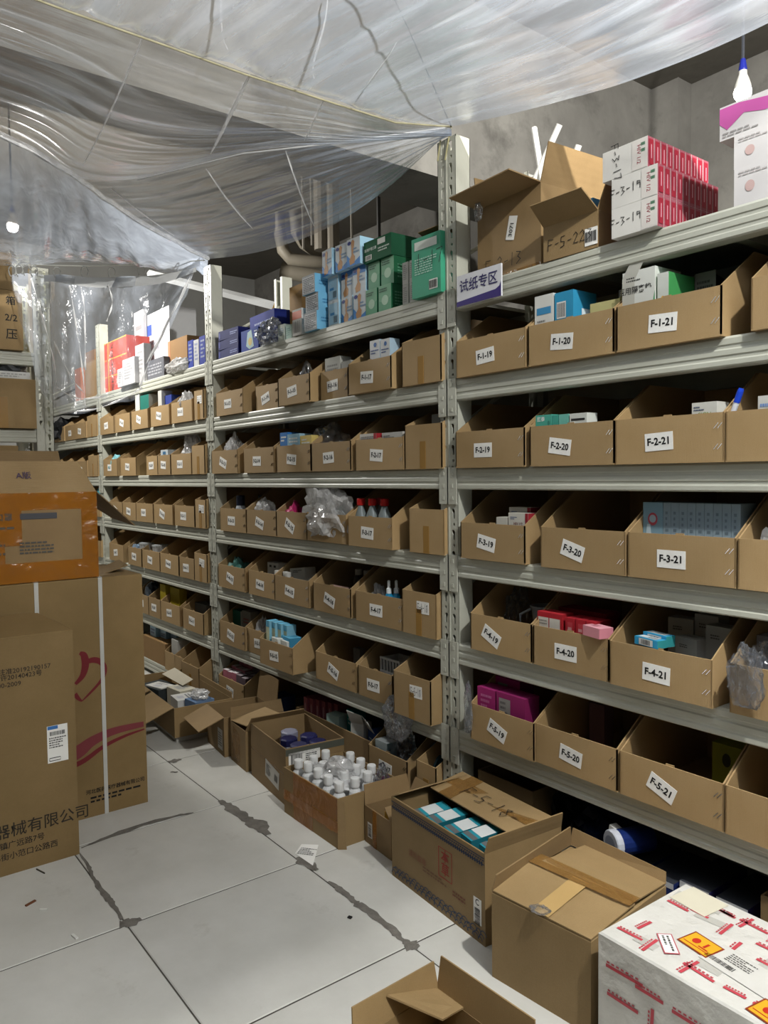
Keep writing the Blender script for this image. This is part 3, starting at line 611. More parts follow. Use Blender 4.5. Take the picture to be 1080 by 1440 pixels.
pxbox('medicine_box', 'white box with red end in bin F-2-17', 'box', 505, 529, 611, zz(2), .0, .06, ['#cbc8c0', '#98202a', '#c8c4bc'], [('f', 'lines', .1, .84, .9, .93, '#777777', 2), ('f', 'rect', .85, 0, 1, 1, '#98202a')])
pxbox('medicine_box', 'white box with black lettering in bin F-2-17', 'box', 537, 566, 609, zz(2), .02, .06, '#b9b9b3', [('f', 'lines', .1, .84, .6, .93, '#222222', 1)])
pxbox('medicine_box', 'grey box standing inside the taped bin beside bin F-2-17', 'box', 607, 621, 583, zz(2), .05, .06, '#8f8f89')
for q, px in enumerate((338, 357)):
    p = onY(px, 690, .05)
    t = thing('spray_can', ['white spray can with navy cap in bin F-3-13', 'dark blue spray can deeper in bin F-3-13'][q], 'can', (p.x, .05 + q * .05, zz(3)))
    MB().lathe([(.026, 0), (.027, .005), (.027, .12), (.022, .135)], 14).build('can_body', pm('#b9c0c8' if q == 0 else '#4f586c', .3), t)
    MB().lathe([(.0225, .135), (.0235, .137), (.0235, .185), (.020, .19)], 14).build('cap', pm('#1d2438', .35), t)
    decal(t, 'print', pm('#4a6fa5', .5), shift(lines2d(.03, .04, 4, 3), 0, 0), (0, -.0278, .08))
bag('plastic_bag', 'clear bag holding a grey coil in bin F-3-14', 'bag', (onY(366, 705, .03).x, .05, zz(3)), (.09, .05, .185), 24, BAGW)
bag('pouch', 'pink foil pouch in bin F-3-15', 'pouch', (onY(405, 712, .02).x, .04, zz(3)), (.09, .05, .165), 25, pm('#c0306e', .3), rough=.5)
bag('plastic_bag', 'large crumpled clear bag spilling over bin F-3-16', 'bag', (onY(455, 700, -.01).x, .02, zz(3)), (.20, .06, .25), 26, BAGW, rough=.45, sub=4)
bag('plastic_bag', 'pale mint bag behind the crumpled bag on bin F-3-16', 'bag', (onY(478, 715, .06).x, .10, zz(3)), (.10, .05, .19), 27, pm('#b9d3c8', .4))
GB = 'red-capped bottles in bin F-3-17'
for q, (px, Y) in enumerate([(508, .03), (524, .04), (536, .115), (541, .045)]):
    p = onY(px, 720, Y); t = thing('glass_bottle', 'clear bottle with a red screw cap in bin F-3-17', 'bottle', (p.x, Y, zz(3)), 0, GB)
    MB().lathe([(.028, 0), (.030, .01), (.030, .10), (.026, .125), (.014, .155), (.013, .165)], 14).build('bottle_body', pm('#7f8888', .12), t, smooth=True)
    MB().lathe([(.017, .163), (.018, .165), (.018, .190), (.016, .192)], 14).build('cap', pm('#b01f1c', .35), t)
    MB().lathe([(.0304, .03), (.0304, .085)], 14).build('paper_band', pm('#c2c2bc', .6), t)
bag('pouch', 'dark teal pouch in bin F-4-13', 'pouch', (onY(325, 790, .02).x, .05, zz(4)), (.12, .06, .16), 28, pm('#3f6f68', .35), rough=.5)
pxbox('medicine_box', 'small white box in bin F-4-14', 'box', 376, 391, 790, zz(4), .06, .05, '#c5c5be', [('f', 'rect', .2, .85, .4, .92, '#333333'), ('f', 'rect', .6, .85, .8, .92, '#333333')])
pbox('medicine_box', 'long white box lying tilted in bin F-4-15', 'box', (onY(428, 800, .08).x, .08, zz(4)), (.14, .06, .15), '#b5b5ae', [('f', 'lines', .2, .85, .8, .95, '#3a3a38', 1)], ry=-.12)
for q, px in enumerate((390, 399, 405)): lathe_thing('pill_bottle', 'small white cap bottle in bin F-4-15', 'bottle', (onY(px, 805, .02).x, .02 + .012 * (q % 2), zz(4)), [('bottle_body', [(.016, 0), (.017, .10), (.013, .11)], pm('#c8c9c4', .4)), ('cap', [(.015, .11), (.015, .135)], pm('#d5d5d0', .4))], 'small bottles in bin F-4-15')
t = thing('tube_pack', 'pinkish printed tube lying in bin F-4-16', 'tube', (onY(475, 815, .03).x, .045, zz(4) + .085))
MB().lathe([(.026, -.07), (.027, -.068), (.027, .068), (.026, .07)], 14, mat=Matrix.Rotation(math.pi / 2, 4, 'Y')).build('tube_body', pm('#a98a80', .4), t); MB().box(-.06, .06, -.03, .03, -.085, -.024).build('under_pack', pm('#6d5a50', .6), t)
for q, px in enumerate((502, 514)): lathe_thing('pill_bottle', 'dark bottle with pale cap at the back of bin F-4-16', 'bottle', (onY(px, 800, .13).x, .14, zz(4)), [('bottle_body', [(.024, 0), (.024, .14), (.015, .155)], pm('#3d3b38', .3)), ('cap', [(.017, .155), (.017, .18)], pm('#b5b3ab', .4))], 'dark bottles in bin F-4-16')
for q, (px, dx) in enumerate([(547, 0), (556, 0)]):
    p = onY(px, 830, .03 + q * .02); t = thing('spray_bottle', 'blue spray bottle with a white pump nozzle in bin F-4-17', 'bottle', (p.x, .03 + q * .025, zz(4)), 0, 'spray bottles in bin F-4-17')
    MB().lathe([(.017, 0), (.018, .004), (.018, .11), (.010, .125)], 12).build('bottle_body', pm('#1f7fa8', .2), t)
    MB().lathe([(.011, .122), (.011, .142), (.006, .145), (.006, .172), (.003, .176)], 12).build('nozzle', pm('#dfe3e4', .35), t)
bag('pouch', 'crumpled silver pouch in bin F-4-17', 'pouch', (onY(532, 836, .05).x - .03, .07, zz(4)), (.05, .04, .14), 29, BAGW)
pxbox('medicine_box', 'dark green box in bin F-5-13', 'box', 324, 338, 856, zz(5), .06, .05, ['#0f5a48', '#a7a9a0', '#0f5a48'])
pxbox('medicine_box', 'grey-white box beside the dark green box in bin F-5-13', 'box', 340, 352, 858, zz(5), .07, .05, '#8f9089', [('f', 'lines', .2, .6, .8, .8, '#9a4a50', 2)])
bag('foil_pouch', 'clear foil bag of small items in bin F-5-14', 'pouch', (onY(358, 882, .02).x, .06, zz(5)), (.07, .05, .165), 30, BAGW, rough=.6)
a = onY(375, 866, -.05)
for q in range(4):
    pbox('tall_medicine_box', 'tall pale blue and cream box in the row in bin F-5-15', 'box', (a.x + .028 + q * .036, -.035 + .012 * q, zz(5)), (.034, .05, .212 - .004 * q), ['#c9cfb0', '#7fb6cc', '#62b0d2'], [('f', 'rect', 0, 0, 1, .38, '#5fa6c6'), ('f', 'rect', 0, .86, 1, 1, '#5fa6c6'), ('f', 'oval', .25, .44, .75, .56, '#2f5f8a')], rz=-.05, group='tall boxes in bin F-5-15')
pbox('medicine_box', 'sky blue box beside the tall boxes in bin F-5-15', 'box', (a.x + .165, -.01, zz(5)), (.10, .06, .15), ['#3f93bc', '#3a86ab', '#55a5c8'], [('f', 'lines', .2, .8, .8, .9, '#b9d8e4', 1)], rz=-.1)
for q in range(2): pbox('medicine_box', 'white flat box at the front of bin F-5-15', 'box', (a.x + .10 + q * .07, -.048 + .01 * q, zz(5)), (.07, .03, .138 - q * .004), '#cfd2cc', [('t', 'lines', .2, .3, .8, .7, '#6a94b4', 2)], rz=-.08, group='white flat boxes in bin F-5-15')
t = thing('plastic_basket', 'small white slotted plastic basket in bin F-5-17', 'basket', (onY(548, 925, .04).x, .09, zz(5)))
m = MB()
for q in range(7): m.box(-.06 + q * .02 - .003, -.06 + q * .02 + .003, -.05, -.046, 0, .16)
for z in (.0, .05, .10, .155): m.box(-.066, .066, -.051, -.045, z, z + .008)
m.box(-.066, -.062, -.05, .05, 0, .16); m.box(.062, .066, -.05, .05, 0, .16); m.box(-.066, .066, .046, .05, 0, .16); m.box(-.066, .066, -.05, .05, 0, .004)
m.build('basket_body', pm('#b9bab8', .4), t)
bag('plastic_bag', 'wispy clear bag rising behind the basket in bin F-5-17', 'bag', (onY(528, 900, .12).x, .20, zz(5)), (.10, .05, .2), 31, BAG)
pbox('medicine_box', 'grey slip box inside bin F-5-16', 'box', (onY(500, 905, .1).x, .12, zz(5)), (.05, .03, .14), '#6f706e')
# --- third bay and beyond
def small(lev, px0, px1, y, col, label, Y=.0, specs=()): pxbox('medicine_box', label, 'box', px0, px1, y, zb(lev), Y, .07, col, specs)
small(1, 190, 196, 556, '#c9cbc4', 'tall white box standing in bin F-1-9'); small(1, 197, 209, 557, ['#1f6f62', '#b8bab2', '#1f6f62'], 'teal box standing in bin F-1-9')
small(1, 222, 227, 550, '#c5c5bf', 'narrow white box standing in bin F-1-10'); small(1, 231, 241, 557, '#2a3f8f', 'navy box in bin F-1-10', .02)
bag('plastic_bag', 'crumpled white bag in bin F-1-11', 'bag', (onY(256, 568, .0).x, .03, zb(1)), (.10, .05, .185), 41, BAGW)
bag('pouch', 'teal and white pouch in bin F-2-7', 'pouch', (onY(158, 645, .0).x, .03, zb(2)), (.09, .05, .15), 42, pm('#7fb8bf', .4))
bag('plastic_bag', 'big crumpled grey-white bag rising from bin F-2-11', 'bag', (onY(255, 630, .03).x, .07, zb(2)), (.18, .06, .24), 43, BAGW, rough=.5, sub=4)
small(2, 226, 236, 633, '#b9c3c8', 'white box with a blue print in bin F-2-10', .0, [('f', 'rect', .3, .8, .7, .93, '#3f6f95')])
for q, px in enumerate((197, 215)): lathe_thing('plastic_jar', ['clear plastic jar in bin F-4-9', 'clear plastic cup in bin F-4-10'][q], 'jar', (onY(px + 3, 770, .0).x, .04, zb(4)), [('jar_body', [(.05, 0), (.055, .155), (.05, .156)], BAGW), ('rim', [(.056, .15), (.058, .152), (.058, .16), (.05, .16)], pm('#a9adae', .3))])
bag('pouch', 'blue-grey pouches in bin F-4-8', 'pouch', (onY(186, 765, .0).x, .04, zb(4)), (.11, .05, .15), 44, pm('#7f93a6', .35), rough=.6)
bag('pouch', 'dark grey plastic pouch in bin F-5-8', 'pouch', (onY(208, 830, .02).x, .05, zb(5)), (.12, .06, .2), 45, pm('#3a4046', .25), rough=.5)
for q, px in enumerate((233, 247)): pxbox('folder_pack', 'yellow pack standing in bin F-5-10', 'pack', px - 8, px + 5, 821 + q * 4, zb(5), .02 + q * .02, .05, '#9c8a12', group='yellow packs in bin F-5-10')
small(5, 268, 290, 845, '#6f706e', 'grey box at the back of bin F-5-11', .06)
bag('cloth_bundle', 'black cloth bundle on the distant bins near bin F-1-2', 'bundle', (-5.25, .02, zb(1) + .0), (.22, .10, .21), 46, pm('#17181b', .6), rough=.5)
bag('plastic_bag', 'white plastic bag on the distant bins near bin F-1-1', 'bag', (-5.62, .02, zb(1)), (.16, .08, .2), 47, BAGW, rough=.5)
bag('pouch', 'bright cyan pouch at the distant bay beside the steel post', 'pouch', (onY(131, 690, .0).x, .06, LV[3] + .004), (.20, .06, .235), 48, pm('#2ba6b8', .4), rough=.5)
def cr(P, t):
    n = len(P) - 1; x = min(max(t, 0), 1) * n; i = min(int(x), n - 1); f = x - i
    a, b, c, d = P[max(i - 1, 0)], P[i], P[i + 1], P[min(i + 2, n)]
    return .5 * ((2 * b) + (c - a) * f + (2 * a - 5 * b + 4 * c - d) * f * f + (3 * b - a - 3 * c + d) * f * f * f)
# ================================================================== cartons
def carton(name, label, cat, loc, w, d, h, rz=0.0, mat=None, flaps=(), t=.005, closed=False, group=None, taper=0.0):
    """open or closed carton, base centre at loc; flaps = (side, length, angle from upright, positive outwards)"""
    o = thing(name, label, cat, loc, rz, group); m = MB(); x, y = w / 2, d / 2; mat = mat or CBX
    if closed:
        r = .004; vs = []
        for z, q in ((0, 0), (h - r, 0), (h, r)): vs += [(-x + q, -y + q, z), (x - q, -y + q, z), (x - q, y - q, z), (-x + q, y - q, z)]
        fs = [(3, 2, 1, 0), (8, 9, 10, 11)] + [(k * 4 + i, k * 4 + (i + 1) % 4, k * 4 + 4 + (i + 1) % 4, k * 4 + 4 + i) for k in (0, 1) for i in range(4)]
        m.add(vs, fs)
    else:
        m.box(-x, x, -y, y, 0, t); m.box(-x, x, -y, -y + t, t, h); m.box(-x, x, y - t, y, t, h); m.box(-x, -x + t, -y + t, y - t, t, h); m.box(x - t, x, -y + t, y - t, t, h)
    m.build('body', mat, o)
    for sd, L, ang in flaps:
        a = math.radians(ang); out = {'f': (0, -1), 'b': (0, 1), 'l': (-1, 0), 'r': (1, 0)}[sd]
        p, q = {'f': ((-x, -y), (x, -y)), 'b': ((x, y), (-x, y)), 'l': ((-x, y), (-x, -y)), 'r': ((x, -y), (x, y))}[sd]
        k = .006; dv = Vector((out[0] * math.sin(a), out[1] * math.sin(a), math.cos(a))) * L
        e = Vector((q[0] - p[0], q[1] - p[1], 0)).normalized() * k
        A, B = Vector((p[0], p[1], h)), Vector((q[0], q[1], h))
        MB().slab([A, B, B + dv - e, A + dv + e], t * .8).build('flap', mat, o)
    return o
SH = LV[0]
# ------------------------------------------------------------------ top shelf, near bay
bc = carton('open_carton', 'large worn brown carton with raised flaps on the top shelf beside the post', 'carton', (.235, .17, SH), .30, .30, .255, -.06, CBD, [('f', .13, 84), ('l', .12, 12), ('b', .10, 10), ('r', .12, 14)])
decal(bc, 'shipping_label', PAPER, rect2d(.04, .075), (.02, -.1505, .15), rot=-.25); decal(bc, 'lettering', INK, text2d('3071', .024), (.02, -.152, .145), rot=1.3)
decal(bc, 'handwriting', INK, hand2d('F-2-13', .04, .06), (-.02, -.152, .05)); MB().box(-.15, .15, -.152, -.1505, .0, .012).build('tape', TAPE_T, bc)
bag('tape_end', None, None, (-.10, -.19, .20), (.016, .012, .06), 3, BAG, parent=bc)
sc2 = carton('open_carton', 'small brown carton with blue packs and a marked flap on the top shelf', 'carton', (.50, .07, SH), .20, .15, .105, .02, CBX, [('f', .085, 55), ('r', .075, 20), ('b', .08, 20)])
decal(sc2, 'handwriting', INK, hand2d('F-5-223', .032, .07), (0, -.0755, .045)); decal(sc2, 'shipping_label', PAPER, rect2d(.045, .05), (.098 - .02, -.0755, .035)); decal(sc2, 'barcode', INK, bars2d(.04, .03, 12), (.078, -.0765, .035))
pbox('medicine_box', 'white box with a blue stripe inside the small marked carton', 'box', (.45, .06, SH + .006), (.07, .05, .15), ['#c9ccd0', '#4f8fc0', '#d5d8da'], [('f', 'lines', .1, .8, .9, .95, '#6f8fb8', 2)])
pbox('medicine_box', 'mid blue box inside the small marked carton', 'box', (.53, .06, SH + .006), (.05, .05, .155), ['#4f93c4', '#3f7fb0', '#5fa3d0'])
GH = 'shrink-wrapped test kits on the top shelf'
hx0, hx1 = .668, .812; RW = ('bottom', 'middle', 'top')
for r in range(3):
    for q in range(10):
        dx = -.03 if r == 2 else 0.0; yy = -.03 + q * .030
        sp = []
        if q == 0: sp = [('f', 'rect', .66, .02, .995, .98, '#cfcac4'), ('f', 'text', .72, .40, .90, .60, '#8d3a44', 'HIV 1/2', -math.pi / 2), ('f', 'lines', .86, .5, .95, .9, '#4f7a5f', 1), ('f', 'hand', .04, .38, .60, .66, '#1a1a1a', 'F-3-17' if r == 2 else 'F-3-19', -1.45 if r == 2 else .06)]
        sp += [('r', 'rect', .16, .10, .84, .92, '#8a1c2e'), ('r', 'rect', .44, .3, .58, .75, '#b98490')]
        pbox('test_kit_box', ('white test kit box with HIV lettering and handwritten %s fronting the %s row' % ('F-3-17' if r == 2 else 'F-3-19', RW[r]) if q == 0 else 'red-ended test kit box behind the front box of the %s row' % RW[r]), 'box', ((hx0 + hx1) / 2 + dx, yy + .015, SH + .0815 * r), (hx1 - hx0, .0285, .081), ['#d2d0ca', '#8d4a56', '#cfcdc8'], sp, group=None if q == 0 else RW[r] + ' row of test kits')
pbox('carton', 'plain grey-white carton behind the red test kits', 'box', (.98, .36, SH), (.14, .1, .12), '#a8a8a6')
for r, (px, y0, y1) in enumerate([(1032, 290, 240), (1032, 240, 200), (1012, 200, 150)]):
    p = onY(px, y0, 0); h = (.0895, .080, .082)[r]; zz0 = SH + (0, .0895, .1695)[r]
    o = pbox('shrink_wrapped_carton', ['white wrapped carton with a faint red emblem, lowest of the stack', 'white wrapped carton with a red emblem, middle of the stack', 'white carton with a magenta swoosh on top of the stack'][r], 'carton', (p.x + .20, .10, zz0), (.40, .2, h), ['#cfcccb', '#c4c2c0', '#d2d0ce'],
             [('f', 'lines', .28, .15, .9, .85, '#a9a5a3', 5), ('f', 'oval', .07, .3, .13, .6, '#c6aaa5'), ('f', 'lines', .03, .75, .25, .9, '#b0aaa8', 1)] if r < 2 else [('f', 'poly', .0, .05, .62, .95, '#c05aa0', [(0, .5), (0, 1), (.2, 1), (.55, .82), (.75, .95), (1, .8), (.8, .5), (.45, .45), (.25, .62), (.08, .25)]), ('f', 'lines', .4, .25, .9, .4, '#8d878a', 2), ('f', 'lines', .02, .05, .3, .22, '#9a9694', 2)])
st = thing('stool', 'upturned white tube-legged stool behind the large worn carton', 'stool', (.42, .42, SH))
MB().lathe([(.075, 0), (.08, .005), (.08, .025), (.075, .03)], 18).build('seat', pm('#c9c9c4', .5), st)
for q, (a, b) in enumerate([((762, 250), (751, 180)), ((766, 222), (787, 175)), ((803, 235), (814, 204))]):
    p0, p1 = onY(*a, .42) - st.location, onY(*b, .42) - st.location; d = p0 - p1; p0 = p1 + d * ((p1.z - .03) / (p1.z - p0.z))
    MB().tube([p0, p1], .0115, 8).build('leg', pm('#d6d6d2', .4), st)
MB().tube([(-.05, .02, .26), (.12, .02, .25)], .006, 6).build('stretcher', pm('#d6d6d2', .4), st)
# ------------------------------------------------------------------ aisle sign hanging from the top beam
sg = thing('aisle_sign', 'white and purple aisle sign reading 试纸专区 clipped to the top beam', 'sign', (.140, -.028, 1.908))
MB().box(-.105, .105, -.003, .003, 0, .104).build('panel', pm('#dcdde2', .35), sg)
decal(sg, 'purple_band', pm('#3b2f73', .4), ([(-.105, .0), (.105, .0), (.105, .048), (.098, .034), (.08, .026), (-.105, .016)], [(0, 1, 2, 3, 4, 5)]), (0, -.003, 0))
decal(sg, 'lettering', pm('#2b2560', .5), text2d('试纸专区', .0455, .012), (0, -.003, .062))
MB().box(-.02, .02, .003, .022, .07, .1).build('clip', pm('#cfd0d2', .4), sg)
# ------------------------------------------------------------------ top shelf, middle bay
PL = ['#cfd6da', '#9fc8e0', '#b5d6ea']; GBN = 'bandage boxes on the top shelf'
cols3 = [(459, 474), (476, 492), (494, 512)]
for r in range(3):
    for c, (a, b) in enumerate(cols3):
        p0, p1 = onY(a, 400, .02).x, onY(b, 400, .02).x; h = .112
        side = (r < 2 and c == 0)
        sp = [('f', 'rect', .08, .1, .92, .9, '#a6cbe2'), ('f', 'bars', .5, .15, .85, .4, '#444444', 8), ('f', 'rect', .2, .45, .6, .55, '#4f8fc4')] if side else \
             [('f', 'poly', 0, 0, 1, .5, '#3f82c6', [(0, 0), (1, 0), (1, .55), (.5, .2), (0, .9)]) if r != 1 else ('f', 'rect', 0, .72, 1, 1, '#3f78b8'), ('f', 'poly', .12, .04, .75, .96, '#b98a5c', [(.2, 0), (.75, .05), (.8, .3), (.6, .42), (.75, .9), (.55, 1), (.35, .9), (.4, .4), (.1, .2)]), ('f', 'oval', .06, .78, .34, .92, '#1f2f7a'), ('f', 'lines', .5, .42, .95, .66, '#6f8fb0', 2)]
        pbox('bandage_box', ('white and sky blue bandage box in the %s row of the stacked wall' % RW[r]) if not side else 'pale blue end-on bandage box in the %s row of the stacked wall' % RW[r], 'box', ((p0 + p1) / 2 + (.012, -.006, -.016)[r], .095 + (.0, .012, -.01)[r] + .006 * (c % 2), SH + r * .1125), (p1 - p0 - .002, .15, h), PL, sp, rz=random.uniform(-.05, .05), group=None if side else RW[r] + ' row of bandage boxes')
for r in range(2):
    for c, (a, b) in enumerate([(514, 530), (532, 550)]):
        p0, p1 = onY(a, 400, .02).x, onY(b, 400, .02).x
        pbox('green_mask_box', ('pale green box with dark green side %s' % ('standing on the top shelf beam beside bandage boxes', 'directly under the dark green long box')[r]), 'box', ((p0 + p1) / 2 + .004 * r, .11 + .012 * r, SH + r * .108), (p1 - p0 - .002, .18, .107), ['#7fae90', '#155a3a', '#2f7f58'],
             [('f', 'poly', 0, .0, 1, .6, '#5d9a78', [(0, 0), (1, 0), (1, .9), (.5, .55), (0, .75)]), ('f', 'oval', .25, .25, .8, .62, '#a9c9b0'), ('f', 'lines', .08, .74, .7, .9, '#1f3f30', 2), ('r', 'lines', .1, .2, .6, .75, '#4f8a6c', 5), ('r', 'rect', .66, .55, .92, .8, '#d2d6d0'), ('r', 'bars', .68, .58, .9, .78, '#222222', 9)], group=('lower', 'upper')[r] + ' pale green boxes')
p0, p1 = onY(510, 370, .02).x, onY(548, 370, .02).x
pbox('green_mask_box', 'dark green long box lying on top of the pale green boxes', 'box', ((p0 + p1) / 2 + .01, .02 + .10, SH + .217), (p1 - p0, .2, .085), ['#0f5636', '#0d4a30', '#116040'], [('f', 'text', .05, .50, .45, .66, '#d8e2da', '医用护理口罩', 0), ('f', 'rect', .05, .1, .3, .34, '#d9dcd6'), ('f', 'bars', .07, .13, .28, .31, '#222222', 12), ('f', 'rect', .52, .66, .8, .92, '#d9dcd6'), ('f', 'lines', .54, .3, .95, .55, '#c9d6cc', 2), ('r', 'rect', .55, .35, .85, .8, '#d5d8d2'), ('r', 'bars', .58, .4, .82, .76, '#222222', 9)])
for r in range(2):
    for c, (a, b) in enumerate([(566, 574), (576, 583)]):
        p0, p1 = onY(a, 400, .03).x, onY(b, 400, .03).x
        pbox('medicine_box', 'narrow grey-white box between the green boxes and the tall green carton', 'box', ((p0 + p1) / 2, .08, SH + r * .085), (p1 - p0, .1, .084), '#c4c4bf', [('f', 'lines', .15, .2, .85, .9, '#8f8f8c', 8)], group='narrow white boxes on the top shelf')
tg = carton('open_carton', 'tall green carton with an open brown lid flap on the top shelf', 'carton', (onY(600, 380, -.02).x, .03, SH), .155, .11, .215, .03, pm('#3f9a7a', .45), [('b', .05, 10)])
decal(tg, 'print', pm('#d5ddd6', .5), rect2d(.12, .03), (0, -.0552, .185)); decal(tg, 'small_print', pm('#a9d0c0', .6), lines2d(.12, .06, 7, 4), (0, -.0552, .11)); decal(tg, 'barcode', pm('#e2e4de', .6), rect2d(.045, .035), (.04, -.0552, .035)); decal(tg, 'barcode', INK, bars2d(.04, .028, 14), (.04, -.056, .035)); decal(tg, 'handwriting', INK, hand2d('1-17', .05, .05), (.02, -.0556, .13))
MB().slab([(-.0775, .055, .215), (.0775, .055, .215), (.06, -.02, .25), (-.07, -.03, .245)], .003).build('lid_flap', CBD, tg)
for r in range(3):
    p0, p1 = onY(427, 420, -.02).x, onY(445, 420, -.02).x
    pbox('foil_print_box', 'box with a silver speckled front and pale blue side, stacked beside bandage boxes', 'box', ((p0 + p1) / 2 + (0, -.004, -.018)[r], .035 + (.0, .012, .004)[r], SH + r * .083), (p1 - p0, .11, .082), ['#a9adb0', '#6fb2d8', '#8cc4e2'], [('f', 'lines', .05, .08, .95, .92, '#e2e4e6', 9), ('f', 'lines', .12, .1, .9, .85, '#55595c', 8), ('r', 'lines', .2, .4, .8, .7, '#3f7fae', 2)], group='silver speckled boxes on the top shelf')
pxbox('medicine_box', 'white box with an orange band before the kraft carton on the top shelf', 'box', 411, 424, 437, SH, -.01, .08, ['#cbcac4', '#d6d4cf', '#cfcdc8'], [('f', 'rect', 0, .62, 1, .92, '#cf6a4a'), ('f', 'bars', .1, .1, .9, .55, '#8a8a86', 7)])
pxbox('kraft_carton', 'small kraft carton standing behind the orange-banded white box', 'carton', 407, 424, 405, SH, .11, .1, ['#a27f4c', '#8f6f42', '#a27f4c'])
for q, px in enumerate((413, 419)): lathe_thing('silver_tube', 'short silver tube standing behind the speckled boxes', 'tube', (onY(px + 8, 390, .28).x, .28, SH), [('tube_body', [(.018, 0), (.018, .25), (.016, .252)], CHROME), ('cap', [(.0185, .235), (.0185, .256)], pm('#d8d8d6', .4))], 'silver tubes on the top shelf')
pxbox('medicine_box', 'deep blue box wrapped in clear film on the top shelf', 'box', 350, 388, 447, SH, .06, .14, ['#1c2f8c', '#172a80', '#2a3fa0'], [('f', 'lines', .2, .6, .9, .8, '#8f9cc8', 2), ('t', 'lines', .3, .4, .8, .6, '#c9d0e4', 1)], rz=-.05)
bag('film_wrap', 'crinkled clear film around the deep blue box', 'film', (onY(378, 480, .0).x, .01, SH), (.13, .05, .12), 51, BAG)
pxbox('medicine_box', 'small cream and blue box beside the wrapped blue box', 'box', 391, 400, 458, SH, .0, .06, ['#b9c0b4', '#a9b4b0', '#c0c6bc'], [('f', 'lines', .1, .3, .9, .8, '#7d94a8', 4)])
pxbox('medicine_box', 'pale green and white box beside the orange-banded box', 'box', 402, 410, 458, SH, .0, .06, ['#a9c4b8', '#c0cabf', '#b8c9bf'], [('f', 'lines', .1, .2, .9, .8, '#6f9a90', 4)])
for r in range(3):
    pbox('medicine_box', 'dark blue long box in the stack of three next to the second post', 'box', (onY(316, 480, .0).x + .02, .07, SH + r * .05), (.26 - .02 * r, .12, .049), ['#101c5e', '#0e1856', '#16246c'], [('f', 'lines', .6, .3, .95, .7, '#8d9ad0', 1), ('f', 'rect', .02, .2, .1, .8, '#1f2f86')], rz=.04 * (r - 1), group='dark blue long boxes on the top shelf')
pxbox('medicine_box', 'blue box with a yellow and white picture on the top shelf', 'box', 339, 363, 467, SH, .0, .08, ['#20409a', '#1c3688', '#2a4ca8'], [('f', 'poly', .3, .05, .75, .95, '#9fc0c4', [(0, .2), (.4, 0), (1, .1), (.7, 1), (.2, .9)]), ('f', 'oval', .42, .2, .65, .6, '#c9b25a'), ('f', 'lines', .78, .5, .95, .9, '#c9d0e4', 3)])
# ------------------------------------------------------------------ top shelf, third bay
for q, (a, b, y, c) in enumerate([(264, 271, 480, '#1d3590'), (272, 279, 479, '#b9babb'), (280, 289, 474, '#1b2f86')]):
    pxbox('medicine_box', ['navy upright box left of the white upright box on the far top shelf', 'white upright box between two navy boxes on the far top shelf', 'navy upright box against the second post'][q], 'box', a, b, y, SH, .0, .1, c, [('f', 'lines', .2, .2, .8, .9, '#8f98b8', 5)])
pxbox('kraft_carton', 'kraft carton with an orange edge on the far top shelf', 'carton', 236, 263, 481, SH, .06, .12, ['#8a6a44', '#7d5f3c', '#9a7a52'], [('f', 'rect', 0, 0, .12, 1, '#c07f5f')])
bag('plastic_bag', 'blue-white plastic bag in front of the kraft carton on the far top shelf', 'bag', (onY(247, 515, -.01).x, .01, SH), (.22, .045, .08), 52, BAGW)
o = pxbox('white_carton', 'white carton with a blue panel on the far top shelf', 'carton', 190, 238, 452, SH, .24, .2, ['#b8b9bc', '#adaeb0', '#bdbec0'], [('f', 'rect', .2, .72, .5, .86, '#3a55a8'), ('f', 'lines', .22, .5, .7, .64, '#8d909a', 2)])
pbox('dark_carton', 'dark grey printed carton under the curtain edge on the far top shelf', 'carton', (onY(214, 535, .02).x, .08, SH), (.42, .12, .13), ['#5f6066', '#55565c', '#6d6e72'], [('f', 'lines', .1, .2, .9, .8, '#9a9ba0', 4)])
for r in range(3):
    for c in range(2):
        a, b = ((139, 150), (151, 178))[c]
        p0, p1 = onY(a, 520, .03).x, onY(b, 520, .03).x; h = .126
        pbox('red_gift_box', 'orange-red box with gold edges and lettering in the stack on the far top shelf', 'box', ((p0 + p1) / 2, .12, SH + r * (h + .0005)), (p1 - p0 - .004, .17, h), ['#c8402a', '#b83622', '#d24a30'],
             [('f', 'rect', 0, .94, 1, 1, '#d9a03c'), ('f', 'rect', 0, 0, .04, 1, '#d9a03c')] + ([('f', 'text', .12, .25, .4, .75, '#5a2a12', '枸杞', math.pi / 2), ('f', 'rect', .08, .1, .1, .9, '#d9a03c')] if c else [('f', 'oval', .3, .2, .7, .4, '#d9a03c')]), group='red boxes on the far top shelf')
for q, (a, b, y, Y) in enumerate([(165, 172, 520, -.03), (172, 189, 507, -.03), (190, 202, 487, .0), (188, 201, 441, .208)]):
    pxbox('white_box', ['small white box in front of the red boxes', 'white box with grey print in front of the red boxes', 'tall white box beside the red boxes', 'very tall white strip box behind the red boxes'][q], 'box', a, b, y, SH, Y, .026 if q == 3 else .05, ['#c2c0c0', '#b5b4b4', '#c6c5c5'], [('f', 'lines', .15, .2, .85, .85, '#9a9898', 6)])
for q, (a, b, y, c) in enumerate([(105, 113, 520, '#b06a48'), (119, 137, 512, '#a8875c'), (119, 133, 497, '#b07f46')]):
    pxbox('kraft_carton', ['narrow terracotta box on the distant top shelf', 'kraft carton on the distant top shelf beside the red boxes', 'orange-topped carton behind on the distant top shelf'][q], 'carton', a, b, y, SH, .04 + (.16 if q == 2 else 0), .14, c)
